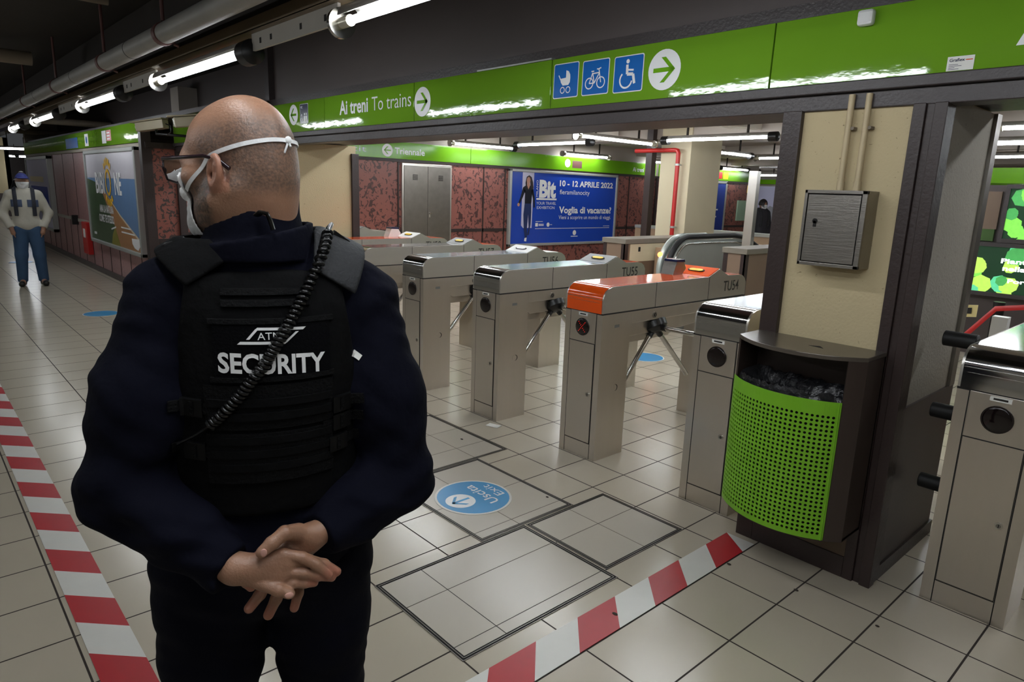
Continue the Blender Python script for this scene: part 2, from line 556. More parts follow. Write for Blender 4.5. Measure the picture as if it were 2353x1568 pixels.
# pillar carrying the box and the bin
pl = MB()
pl.box(-1.51, -.95, 3.012, 3.74, 0, 2.09)
struct('wall_pillar', pl, M['cream'])
pf = MB()
pf.box(-1.545, -1.46, 2.985, 3.09, .0, 2.035)
pf.box(-1.555, -1.5, 3.05, 3.12, .0, 2.035)
pf.box(-1.02, -.975, 2.985, 3.03, 0, 2.035)
pf.box(-.975, -.945, 2.998, 3.03, 0, 2.035)
pf.box(-.945, -.90, 2.985, 3.04, 0, 2.035)
pf.box(-.945, -.91, 3.03, 3.09, 0, 2.035)
pf.box(-1.46, -1.02, 2.985, 3.02, 0, .1)
pf.box(-.94, -.905, 3.04, 3.10, 0, 2.035)
struct('trim_2', pf, M['brown'], bevel=.003)
struct('trim_3', MB().box(-1.46, -1.02, 2.992, 3.0, .1, .27), M['dirtypanel'])
sd = MB()
sd.box(-.951, -.925, 3.09, 3.70, .80, 2.06)
sd.box(-.951, -.915, 3.09, 3.78, .06, .80, 1)
sd.box(-.951, -.905, 3.09, 3.80, 0, .07, 2)
sd.box(-.955, -.91, 3.70, 3.77, .8, 2.06, 3)
struct('wall_pillar_side', sd, [M['greywall'], M['dado'], M['brown'], M['steelbox']])

# second pillar, behind the turnstiles on the left
p2 = MB()
p2.box(-7.42, -6.82, 3.02, 3.82, 0, 2.07)
struct('wall_pillar_left', p2, M['cream'])
t2 = MB()
t2.box(-6.86, -6.795, 3.76, 3.845, 0, 1.99)
t2.box(-6.90, -6.80, 2.99, 3.06, 0, 2.04)
t2.box(-7.44, -7.34, 2.99, 3.06, 0, 2.04)
struct('trim_4', t2, M['brown'], bevel=.003)

# wall of the corridor on the left
wl = MB()
wl.box(-21, -10.4, 2.66, 3.0, 0, 2.13)
wl.box(-21.01, -10.4, 2.63, 2.67, 0, .09, 1)
for x in (-11.1, -11.75, -12.4, -13.05, -13.7, -14.35, -15, -15.65, -16.3, -16.95, -17.6, -18.25, -18.9):
    wl.box(x - .008, x + .008, 2.654, 2.664, .09, .8, 2)
for x in (-15.4, -16.5, -17.6, -18.9):
    wl.box(x - .006, x + .006, 2.655, 2.664, .86, 2.1, 2)
wl.box(-21, -10.4, 2.652, 2.664, .80, .86, 3)
wl.box(-21, -10.4, 2.62, 2.67, 2.08, 2.13, 3)
struct('wall_left', wl, [M['pinkwall'], M['dado'], M['brown'], M['greywall']])
wp = MB()
wp.box(-10.46, -10.33, 2.58, 2.705, 0, 2.40)
wp.box(-10.42, -10.31, 3.0, 3.10, 0, 2.09)
wp.box(-10.40, -10.345, 2.70, 3.0, .78, .84)
wp.box(-10.40, -10.345, 2.70, 3.0, 0, .06)
wp.box(-10.45, -10.30, 2.62, 3.06, 2.06, 2.135)
struct('trim_5', wp, M['brown'], bevel=.003)
mw = MB()
mw.box(-10.42, -10.36, 2.70, 3.0, 0, 2.1)
struct('wall_left_panel', mw, M['marblebig'])
# end of the corridor, far away
we = MB()
we.box(-34.4, -34, -4, 3.7, .9, 3.05); we.box(-34.45, -33.95, -4, 3.7, 0, .9, 1)
we.box(-33.99, -33.9, 2.2, 2.4, 0, 3.05, 1)
we.box(-46, -45.5, -4, 12, 0, 3.05, 1)
struct('wall_end', we, [M['cream'], M['dado']])
struct('wall_corridor', MB().box(-46, -34, 3.55, 3.7, 0, 3.05).box(-21.2, -21, 2.64, 12, 0, 3.05), M['greywall'])

# inner hall beyond the turnstiles
wf = MB()
wf.box(-10.7, -10.36, 3.1, 18.95, 0, 2.12)
wf.box(-10.36, -10.345, 3.1, 18.95, .865, .925, 1)
wf.box(-10.36, -10.33, 3.1, 18.95, 2.085, 2.135, 1)
for y in (5.0, 6.62, 8.55, 9.1, 13.0, 13.9, 14.05, 18.9):
    wf.box(-10.36, -10.345 + (.03 if y > 13.5 else 0), y - (.03 if y > 13.5 else .012), y + (.03 if y > 13.5 else .012), 0, 2.1, 1)
wf.box(-10.7, -10.36, 3.1, 18.95, 2.12, 2.9, 2)
struct('wall_far', wf, [M['marble'], M['brown'], M['ceil2']])
struct('wall_back', MB().box(-24, 5, 25, 25.3, 0, 2.9).box(-24, 5, 24.96, 25.01, 0, .9, 1), [M['greywall'], M['dado']])
struct('wall_right', MB().box(3.9, 4.1, -4, 25, 0, 3.0), M['greywall'])
struct('wall_near', MB().box(-46, 4, -4.2, -4, 0, 3.05), M['greywall'])
ci = MB()
ci.box(-24, 5, 3.4, 25, 2.72, 2.9)
for y in (6.0, 9.4, 13.2, 17.4, 21.5):
    ci.box(-10.36, 5, y, y + .45, 2.56, 2.73)
struct('ceiling_inner', ci, M['ceil2'])
cs = MB()
for x, y0, y1 in ((-8.2, 6.6, 9.3), (-5.6, 7.2, 9.3), (-4.4, 7.6, 9.3), (-8.4, 10, 13), (-5.4, 10, 13), (-3.0, 7, 9.3), (-2.2, 10, 13)):
    for k in range(4):
        cs.box(x + k * .13, x + k * .13 + .1, y0, y1, 2.66 - .012 * k, 2.73)
struct('ceiling_slats', cs, M['ceilslat'])

# ================================================================== GREEN SIGN BAND
YS = 2.985
def sign_panel(x0, x1, label, z0=2.137, z1=2.41, y=YS):
    t = thing('sign_panel', label, 'sign', ((x0 + x1) / 2, y, z0), group='green sign panels over the gates')
    MB().box(x0 + .002, x1 - .002, y - .012, y + .03, z0, z1).build('panel', M['green'], t, bevel=.002)
    return t
SP = Plane2((0, YS - .013, 0), (1, 0, 0), (0, 0, 1), (0, -1, 0))
s1 = sign_panel(-1.62, 1.4, 'long glossy green sign panel with white sensor box, right of the pillar')
s1.rotation_euler.x = -.02
s2 = sign_panel(-2.998, -1.622, 'green sign panel with blue pushchair, bicycle and wheelchair squares')
s2.rotation_euler.x = -.014
s3 = sign_panel(-4.43, -3.0, 'green sign panel with lamp glare, right of the To trains lettering')
s4 = sign_panel(-5.85, -4.432, 'green sign panel lettered Ai treni To trains in white')
s5 = sign_panel(-7.3, -5.852, 'green sign panel with white left arrow and toilet pictogram')
s6 = sign_panel(-10.25, -7.302, 'long green sign panel behind the guard and the two cameras')
sb = MB(); sb.box(-1.262, -1.20, YS - .05, YS - .012, 2.338, 2.398)
sb.build('sensor_box', M['whiteplastic'], s1, bevel=.012)
st = MB(); SP.rect(st, -.922, 2.139, -.835, 2.189, 1); st.build('maker_sticker', M['paper'], s1)
st = MB()
SP.text(st, 'Grafiex', -.915, 2.171, .011, .05, bold=.02, l=2)
for i, q in enumerate((.030, .042, .02, .034)): SP.rect(st, -.915, 2.160 - i * .0055, -.915 + q, 2.1615 - i * .0055, 2, 0)
SP.rect(st, -.862, 2.173, -.84, 2.176, 2, 1)
st.build('sticker_print', [M['navysign'], M['orange']], s1)
letters(s1, SP, M['white'], 'A', -.716, 2.208, .15, None, bold=.02)

def picto_square(t, x0, x1, z0, z1, draw, m='blue'):
    b = MB(); SP.rrect(b, x0, z0, x1, z1, .012, 1, 1); SP.rrect(b, x0 + .005, z0 + .005, x1 - .005, z1 - .005, .009, 2, 0)
    draw(b, (x0 + x1) / 2, (z0 + z1) / 2)
    b.build('pictogram', [M[m], M['white']], t)
def pram(b, x, z):
    SP.ring(b, x - .022, z - .052, .016, .005, 3, 1); SP.ring(b, x + .022, z - .052, .016, .005, 3, 1)
    pts = [(x + .002, z + .015), (x + .002, z + .055), (x + .022, z + .048), (x + .034, z + .03), (x + .036, z + .01), (x + .034, z - .012), (x + .022, z - .026), (x - .022, z - .026), (x - .038, z - .008), (x - .044, z + .012)]
    SP.poly(b, pts, 3, 1)
    SP.line(b, [(x - .04, z + .006), (x - .056, z + .032)], .006, 3, 1)
def bike(b, x, z):
    for q in (-.042, .042): SP.ring(b, x + q, z - .03, .028, .006, 3, 1)
    for p in ([(x - .042, z - .03), (x - .02, z + .024), (x - .005, z - .03), (x - .042, z - .03)], [(x - .005, z - .03), (x + .03, z + .022), (x - .02, z + .02)], [(x + .042, z - .03), (x + .024, z + .042), (x + .04, z + .046)], [(x - .03, z + .032), (x - .01, z + .032)], [(x + .01, z + .042), (x + .026, z + .04)]):
        SP.line(b, p, .006, 3, 1)
def wheel(b, x, z):
    SP.disc(b, x - .005, z + .062, .011, 3, 1, 16)
    SP.ring(b, x - .012, z - .03, .04, .009, 3, 1, 130, 350)
    SP.line(b, [(x - .008, z + .046), (x - .006, z - .002), (x + .034, z - .004), (x + .046, z - .052)], .016, 3, 1)
    SP.line(b, [(x - .006, z + .02), (x + .036, z + .016)], .009, 3, 1)
def wc(b, x, z):
    SP.text(b, 'WC', x - .066, z + .048, .022, .04, bold=.02, l=3, mi=1)
    for q in (.014, .05):
        SP.disc(b, x + q, z - .006, .011, 3, 1, 14); SP.poly(b, [(x + q - .013, z - .022), (x + q + .013, z - .022), (x + q + .01, z - .078), (x + q - .01, z - .078)], 3, 1)
    SP.disc(b, x - .045, z - .01, .009, 3, 1, 14)
    SP.ring(b, x - .044, z - .056, .02, .005, 3, 1, 120, 350)
    SP.line(b, [(x - .044, z - .02), (x - .042, z - .044), (x - .022, z - .046), (x - .018, z - .07)], .008, 3, 1)
picto_square(s2, -2.978, -2.78, 2.188, 2.38, pram)
picto_square(s2, -2.752, -2.556, 2.188, 2.374, bike)
picto_square(s2, -2.524, -2.326, 2.184, 2.37, wheel)
def arrow_disc(t, x, z, r, d, m='green2', pl=SP):
    b = MB(); pl.disc(b, x, z, r, 1, 0); pl.arrow(b, x, z, r * 1.35, r * .22, d, 0, 2, 1)
    b.build('arrow_disc', [M['white'], M[m]], t)
arrow_disc(s2, -2.196, 2.274, .098, 1)
arrow_disc(s3, -4.32, 2.267, .103, 1)
arrow_disc(s5, -6.48, 2.296, .094, -1)
picto_square(s5, -6.342, -6.168, 2.206, 2.384, wc, 'navysign')
letters(s4, SP, M['white'], 'Ai treni', -5.566, 2.247, .115, .475, bold=.022)
letters(s4, SP, M['white'], 'To trains', -5.03, 2.247, .112, .565, bold=-.004)
# light lip above one panel
MB().box(-3.69, -3.0, YS - .016, YS + .02, 2.411, 2.42).build('top_lip', M['frame'], s3)
# second band over the corridor wall
def band(x0, x1, label, m='green2'):
    t = thing('sign_panel', label, 'sign', ((x0 + x1) / 2, 2.63, 2.135), group='green sign panels along the corridor wall')
    MB().box(x0, x1, 2.60, 2.66, 2.135, 2.40).build('panel', M['green'], t)
    return t
c1 = band(-13.0, -10.47, 'green sign panel above the seaside poster on the corridor wall')
c2 = band(-21, -13.02, 'long green sign panel over the corridor wall, behind the man in the cap')
CP = Plane2((0, 2.598, 0), (1, 0, 0), (0, 0, 1), (0, -1, 0))
b = MB(); CP.rect(b, -12.62, 2.17, -12.35, 2.36, 1, 0); CP.rect(b, -12.32, 2.2, -12.02, 2.36, 1, 1)
for i in range(3): CP.rect(b, -12.28, 2.22 + i * .045, -12.1, 2.24 + i * .045, 2, 0)
b.build('pictogram', [M['white'], M['red']], c1)
b = MB(); CP.rect(b, -13.9, 2.16, -13.62, 2.36, 1, 0); CP.disc(b, -13.76, 2.26, .06, 2, 1); CP.rect(b, -15.6, 2.15, -14.5, 2.33, 1, 1)
b.build('pictogram', [M['white'], M['blue']], c2)

# band along the far marble wall
FP = Plane2((-10.318, 0, 0), (0, 1, 0), (0, 0, 1), (1, 0, 0))
def fband(y0, y1, label):
    t = thing('sign_panel', label, 'sign', (-10.33, (y0 + y1) / 2, 2.135), group='green sign panels on the far marble wall')
    MB().box(-10.345, -10.319, y0, y1, 2.135, 2.415).build('panel', M['green2'], t)
    return t
f1 = fband(3.15, 8.19, 'far green sign panel lettered Exit and Triennale above steel doors')
f2 = fband(8.2, 13.95, 'far green sign panel above the blue travel exhibition poster')
f3 = fband(14.1, 18.75, 'far green sign panel seen beyond the pillar with the red pipe')
letters(f1, FP, M['white'], 'Exit', 5.56, 2.215, .10, .42, bold=-.01)
letters(f1, FP, M['white'], 'Triennale', 6.53, 2.215, .11, .62, bold=.018)
arrow_disc(f1, 6.385, 2.265, .105, -1, 'green2', FP)
letters(f2, FP, M['white'], 'Ai treni', 13.05, 2.21, .10, .42, bold=.02); letters(f2, FP, M['white'], 'To', 13.55, 2.21, .1, .2)
b = MB(); FP.disc(b, 10.83, 2.28, .085, 1, 0); FP.rect(b, 10.98, 2.19, 11.28, 2.34, 1, 1); b.build('pictogram', [M['white'], M['clamp']], f2)
b = MB(); FP.rect(b, 14.6, 2.18, 16.55, 2.36, 1, 0); FP.rect(b, 16.62, 2.18, 16.95, 2.36, 1, 1); FP.rect(b, 17.0, 2.18, 17.25, 2.36, 1, 2)
b.build('pictogram', [M['film'], M['red'], M['yellow']], f3)

# ================================================================== FLOOR MARKINGS, COVERS
def tape_y():
    t = thing('floor_tape', 'red and white hazard tape running to the foot of the pillar', 'tape', (-1.495, 1.7, 0), group='red and white floor tapes')
    x0, x1 = -1.57, -1.42
    w_, r_ = MB(), MB()
    ks = np.arange(-5, 9)
    for k in ks:
        a = 1.375 + .23 * k; c = a + .23
        q = [(x0, a), (x1, a - .15), (x1, c - .15), (x0, c)]
        end = 2.945
        q = [(x, min(y, end)) for x, y in q]
        if len({round(y, 4) for _, y in q}) < 2: continue
        (r_ if k % 2 == 0 else w_).prism(q, 2, .0005, .0026)
    w_.build('white_stripes', M['tapewhite'], t); r_.build('red_stripes', M['tapered'], t)
tape_y()
def tape_x():
    t = thing('floor_tape', 'red and white hazard tape along the floor on the left of the guard', 'tape', (-4, .4, 0), group='red and white floor tapes')
    y0, y1 = .33, .478
    w_, r_ = MB(), MB()
    for k in range(-29, 4):
        a = -2.757 + .2285 * k; c = a + .2285
        q = [(a, y0), (c, y0), (c + .148, y1), (a + .148, y1)]
        (r_ if k % 2 else w_).prism(q, 2, .0005, .0026)
    w_.build('white_stripes', M['tapewhite'], t); r_.build('red_stripes', M['tapered'], t)
tape_x()

def cover(x0, x1, y0, y1, cutx, cuty, label):
    t = thing('inspection_cover', label, 'floor hatch', ((x0 + x1) / 2, (y0 + y1) / 2, 0), group='tiled inspection covers')
    zb, z = .0004, .0022
    f = MB()
    f.box(x0, x1, y0, y1, .0002, zb + .0004, 1)
    for a, b_, c, d in ((x0, x1, y0, y0 + .003), (x0, x1, y1 - .003, y1), (x0, x0 + .003, y0, y1), (x1 - .003, x1, y0, y1)):
        f.box(a, b_, c, d, zb, z + .0012)
    i = .011
    for a, b_, c, d in ((x0 + i, x1 - i, y0 + i, y0 + i + .003), (x0 + i, x1 - i, y1 - i - .003, y1 - i), (x0 + i, x0 + i + .003, y0 + i, y1 - i), (x1 - i - .003, x1 - i, y0 + i, y1 - i)):
        f.box(a, b_, c, d, zb, z + .0012)
    f.build('frame', [M['steelbox'], M['gap']], t)
    X = [x0 + .02] + [v for v in cutx] + [x1 - .02]; Y = [y0 + .02] + list(cuty) + [y1 - .02]
    tl = MB()
    for a, b_ in zip(X, X[1:]):
        for c, d in zip(Y, Y[1:]):
            tl.box(a + .002, b_ - .002, c + .002, d - .002, zb, z)
    tl.build('tile_infill', M['tile2'], t)
cover(-2.265, -1.655, 1.325, 2.19, [-2.05, -1.735], [1.55], 'tiled inspection cover in steel frame, nearest to the camera')
cover(-2.262, -1.728, 2.2, 2.795, [-2.04], [2.5], 'tiled inspection cover between the nearest hatch and the orange turnstile')
cover(-3.085, -2.27, 1.915, 2.555, [-2.665, -2.35], [2.18], 'tiled inspection cover under the round blue Uscita sticker')
cover(-3.96, -3.092, 2.0, 2.805, [-3.6, -3.3], [2.55], 'tiled inspection cover beside the guard\'s right elbow')

def floor_disc(x, y, r, label, txt=False, z=.0045, grp='round blue floor stickers'):
    t = thing('floor_sticker', label, 'sticker', (x, y, 0), group=grp)
    p = Plane2((x, y, z), (-1, 0, 0), (0, -1, 0), (0, 0, 1))
    b = MB()
    b.cyl((x, y, .001), (x, y, z), r, 40, 0)
    b.build('white_backing', M['tapewhite'], t)
    b = MB(); p.disc(b, 0, 0, r * .94, .4, 0, 40); b.build('blue_disc', M['disc'], t)
    if txt:
        letters(t, p, M['white'], 'Uscita', -.125, -.085, .066, .25, bold=.012, l=.9)
        letters(t, p, M['white'], 'Exit', -.075, -.165, .056, .15, l=.9)
        b = MB(); p.disc(b, 0, .088, .082, .9, 0); p.arrow(b, 0, .088, .118, .017, 0, 1, 1.3, 1)
        b.build('arrow_disc', [M['white'], M['disc']], t)
floor_disc(-2.672, 2.187, .212, 'round blue floor sticker with white Uscita Exit lettering and arrow', True)
floor_disc(-4.16, 5.68, .2, 'round blue floor sticker seen under the tripod arms of the orange turnstile')
floor_disc(-9.5, 1.77, .2, 'round blue floor sticker half hidden by the guard\'s left shoulder')
floor_disc(-15.97, 1.72, .2, 'round blue floor sticker behind the man in the cap')
floor_disc(-16.3, 1.2, .2, 'round blue floor sticker at the left edge of the photo')

for i, (x, y, sx, sy, a, lab) in enumerate(((-3.49, 3.03, .05, .03, .3, 'white paper scrap on the floor at the foot of turnstile TU55'),)):
    mb = MB(); c, s = math.cos(a), math.sin(a)
    mb.obox((x, y, .002), (c, s, 0), (-s, c, 0), (0, 0, 1), sx, sy, .0012)
    mb.obox((x + .03, y + .01, .004), (c, s, .1), (-s, c, 0), (0, 0, 1), sx * .4, sy * .8, .0012)
    tag(mb.build('paper_scrap', M['paper']), lab, 'litter')
for x, y, r, lab in ((-3.41, 2.68, .02, 'small dark floor plug on the tiled cover by the guard\'s elbow'), (-1.49, 1.97, .022, 'dark spot of chewing gum on the red and white tape'), (-1.40, 2.68, .018, 'crumb of dirt on the joint beside the tape below the bin'), (-2.42, 2.51, .016, 'dark floor plug beside the Uscita sticker'), (-1.1, 2.72, .018, 'crumb of dirt on the floor joint in front of the bin'), (-.77, 2.73, .014, 'crumb of dirt on the joint at the foot of the right pillar edge')):
    mb = MB(); mb.ball((x, y, .003), (r * .62, r * .4, .0035), 10)
    tag(mb.build('floor_speck', M['dirt'], smooth=180), lab, 'litter')

# ================================================================== TURNSTILES
YT = 3.105
HW = .152
PROFILE = [(0, .945), (0, 1.035), (.006, 1.058), (.022, 1.08), (.045, 1.096), (.075, 1.105), (.10, 1.107), (1.135, 1.107), (1.265, 1.157), (1.385, 1.105), (1.545, 1.103), (1.59, 1.094), (1.625, 1.072), (1.645, 1.04), (1.648, .945)]
def top_strip(i0, i1, hw=.142, lift=.0025, y0=None):
    """cover sheet following the head profile between two profile points"""
    pr = PROFILE[i0:i1 + 1]
    mb = MB()
    n = len(pr)
    up = []
    for i, (y, z) in enumerate(pr):
        a = pr[max(i - 1, 0)]; b = pr[min(i + 1, n - 1)]
        dy, dz = b[0] - a[0], b[1] - a[1]
        L = math.hypot(dy, dz)
        up.append((y - dz / L * lift, z + dy / L * lift))
    vs = [(x, y, z) for x in (-hw, hw) for (y, z) in up] + [(x, y, z) for x in (-hw, hw) for (y, z) in pr]
    fs = []
    for i in range(n - 1):
        fs.append((i, i + 1, n + i + 1, n + i))
        fs.append((i, 2 * n + i, 2 * n + i + 1, i + 1)); fs.append((n + i, n + i + 1, 3 * n + i + 1, 3 * n + i))
    fs += [(0, n, 3 * n, 2 * n), (n - 1, 3 * n - 1, 4 * n - 1, 2 * n - 1)]
    mb.add(vs, fs)
    return mb

def turnstile(cx, label, name_txt, cover, wedge, rear, led=False, reader=None, arms=True, bumpers=False, top=None, pad='yellow'):
    t = thing('turnstile', label, 'turnstile', (0, 0, 0), group='row of ticket turnstiles')
    W = HW
    # front pedestal
    p = MB(); p.box(-W, W, 0, .275, 0, .94)
    p.box(-W + .045 - .002, -W + .047, -.0006, .0, 0, .94, 1); p.box(W - .047, W - .045 + .002, -.0006, .0, 0, .94, 1)
    p.box(-.105, .105, -.0006, 0, .1, .103, 1)
    ped = p.build('front_pedestal', [M['steel'], M['gap']], t)
    g = MB(); g.box(-.1045, .1045, -.0012, 0, .104, .752)
    g.build('door_gap', M['gap'], ped)
    d = MB(); d.box(-.102, .102, -.004, 0, .108, .748); dr = d.build('service_door', M['steel'], t)
    d = MB(); d.cyl((.072, -.009, .425), (.072, -.003, .425), .0145, 18); d.cyl((.072, -.0102, .425), (.072, -.0088, .425), .009, 14, 1); d.box(.0705, .0735, -.0112, -.01, .418, .432, 2)
    d.build('lock', [M['bar'], M['steelbox'], M['gap']], dr)
    d = MB(); d.box(-.104, .104, -.003, 0, .756, .94); d.build('signal_panel', M['steel'], t, bevel=.001)
    d = MB(); d.cyl((0, -.008, .846), (0, -.002, .846), .055, 36); d.ball((0, -.0075, .846), (.05, .006, .05), 24)
    ln = d.build('signal_lens', M['lens'], t, smooth=50)
    if led:
        d = MB()
        for i in range(-3, 4):
            for s in (-1, 1):
                for j in (0, 1): d.ball((i * .0085 + j * .003, -.0145, .846 + s * i * .0095 + j * .002), .0012, 6)
        d.build('led_cross', M['ledred'], ln)
    d = MB(); d.box(-.036, .036, -.0055, -.002, .917, .935); d.box(-.024, .024, -.0062, -.005, .922, .930, 1)
    d.build('maker_plate', [M['paper'], M['darkprint']], t)
    # marks on the pedestal's flank
    d = MB(); d.box(W, W + .0012, .12, .165, .85, .868); d.build('flank_plate', M['wedgegrey'], t)
    d = MB(); d.cyl((W, .165, .46), (W + .001, .165, .46), .022, 20, 0); d.cyl((W, .158, .46), (W + .0016, .158, .46), .021, 20, 1); d.build('flank_plug', [M['gap'], M['steel']], t)
    # rear pedestal and beam
    p = MB(); p.box(-W, W, 1.335, 1.62, 0, .94); p.build('rear_pedestal', M['steel'], t)
    bm_ = MB(); bm_.prism([(.275, .94), (.275, .80), (.34, .765), (.9, .765), (1.335, .80), (1.335, .94)], 0, -W + .004, W - .045)
    bm_.prism([(.30, .80), (.36, .70), (.85, .70), (.95, .80)], 0, -W + .03, W - .11)
    bm_.box(-W, W, .275, 1.61, .862, .94)
    bm = bm_.build('beam', M['steel'], t, bevel=.003)
    d = MB(); d.cyl((W, .52, .895), (W + .006, .52, .895), .02, 20); d.cyl((W, .52, .895), (W + .0075, .52, .895), .012, 16, 1); d.box(W + .007, W + .0085, .517, .523, .888, .902, 0)
    d.build('beam_lock', [M['steelbox'], M['gap']], bm)
    # head
    h = MB(); h.prism(PROFILE, 0, -W, W)
    for y in (.52, 1.14):
        h.box(W - .001, W + .0007, y - .0022, y + .0022, .947, 1.107, 1); h.box(-W - .0007, -W + .001, y - .0022, y + .0022, .947, 1.107, 1)
    h.box(-W - .0006, W + .0006, -.0006, 1.62, .938, .947, 1)
    hd_ = h.build('head', [M['steelhead'], M['gap']], t, smooth=35)
    c0 = top_strip(0, 6); c0.box(-.142, .142, -.0036, .002, 1.030, 1.0335, 1)
    c0.box(-.125, .125, -.0036, .002, 1.010, 1.0115, 1)
    c0.build('nose_cover', [M[cover], M['bar']], t, smooth=40)
    c1_ = top_strip(6, 7); c1_.build('top_cover', M[top or cover], t)
    c2_ = top_strip(7, 8, .145, .004); wd = c2_.build('wedge_face', M[wedge], t)
    top_strip(9, 13, .142).build('rear_cover', M[rear], t, smooth=40)
    # reader pad on the wedge: oval
    d = MB()
    a = math.atan2(.05, .13)
    ca, sa = math.cos(a), math.sin(a)
    c = np.array((.0, 1.198, 1.1365))
    pts = []
    for k in range(24):
        th = 2 * PI * k / 24
        u = .034 * math.cos(th) + (.026 if math.cos(th) > 0 else -.026); v = .018 * math.sin(th)
        pts.append((u, v))
    for lift, sc, mi in ((.004, 1.15, 1), (.007, .95, 0)):
        q = [c + np.array((u * sc, v * sc * ca, v * sc * sa)) + lift * np.array((0, -sa, ca)) for u, v in pts]
        q0 = [c + np.array((u * sc, v * sc * ca, v * sc * sa)) for u, v in pts]
        n = 24
        d.add(q + q0, [tuple(range(n))] + [(i, (i + 1) % n, n + (i + 1) % n, n + i) for i in range(n)], mi)
    d.build('reader_pad', [M[pad], M['gap']], wd)
    if reader:
        d = MB()
        d.prism([(.96, 1.108), (1.0, 1.205), (1.085, 1.205), (1.12, 1.15), (1.08, 1.108)], 0, -.142, -.035, 0)
        d.prism([(.992, 1.200), (1.0, 1.216), (1.09, 1.216), (1.1, 1.195)], 0, -.145, -.032, 1)
        d.build('ticket_reader', [M[reader], M['navysign']], t, bevel=.003)
    if name_txt:
        d = MB()
        p = Plane2((W, 0, 0), (0, 1, 0), (0, 0, 1), (1, 0, 0))
        p.text(d, name_txt, 1.333, .992, .078, .208, bold=.004, l=1)
        d.build('lettering', M['darkprint'], t)
    if arms:
        hub = np.array((W - .05, .60, .805))
        ax = np.array((.577, 0, -.816))
        d = MB(); d.tube([hub - ax * .06, hub - ax * .025, hub - ax * .02, hub + ax * .02, hub + ax * .045, hub + ax * .052], [.07, .072, .088, .084, .055, .012], 28)
        hb = d.build('tripod_hub', M['black'], t, smooth=40)
        c = hub + ax * .005
        for dr_ in (np.array((1., 0, 0)), np.array((.05, -.707, -.705)), np.array((.05, .707, -.705))):
            b_ = MB(); b_.tube([c + dr_ * .03, c + dr_ * .09], .021, 14, 1); b_.tube([c + dr_ * .09, c + dr_ * .545, c + dr_ * .551], [.0165, .0165, .012], 14)
            b_.build('tripod_arm', [M['bar'], M['black']], t, smooth=40)
    if bumpers:
        d = MB()
        for z in (1.10, .78, .45):
            b_ = MB(); b_.cyl((-W - .125, .19, z), (-W + .0, .19, z), .033, 20); b_.build('gate_roller', M['blackrub'], t, smooth=40, bevel=.004)
    t.location = (cx, YT, 0)
    return t
turnstile(-2.757, 'orange topped turnstile lettered TU54 with red LED cross', 'TU54', 'orange', 'orange', 'orange', led=True, reader='steelbox')
turnstile(-3.70, 'steel turnstile lettered TU55 with blue film top and orange rear', 'TU55', 'chrome', 'wedgegrey', 'orange', top='film')
turnstile(-4.64, 'steel turnstile lettered TU56 with white wedge face', 'TU56', 'chrome', 'whiteplastic', 'steelhead', top='film', pad='whiteplastic')
turnstile(-5.58, 'steel turnstile lettered TU57 behind the guard\'s shoulder', 'TU57', 'chrome', 'wedgegrey', 'orange')
turnstile(-6.52, 'orange topped turnstile lettered TU58 next to the left pillar', 'TU58', 'orange', 'whiteplastic', 'orange', reader='whiteplastic')
turnstile(-7.75, 'farthest turnstile, only its grey head end showing beyond the left pillar', None, 'chrome', 'wedgegrey', 'steelhead', arms=False)
turnstile(-8.69, 'turnstile with orange end seen below the guard\'s mask', None, 'orange', 'orange', 'orange', arms=False)
turnstile(-1.817, 'chrome topped turnstile directly beside the green bin', None, 'chrome', 'wedgegrey', 'steelhead', top='film', arms=False)
turnstile(-.585, 'chrome topped wide gate cabinet with black rollers at the right edge', None, 'chrome', 'wedgegrey', 'steelhead', arms=False, bumpers=True)

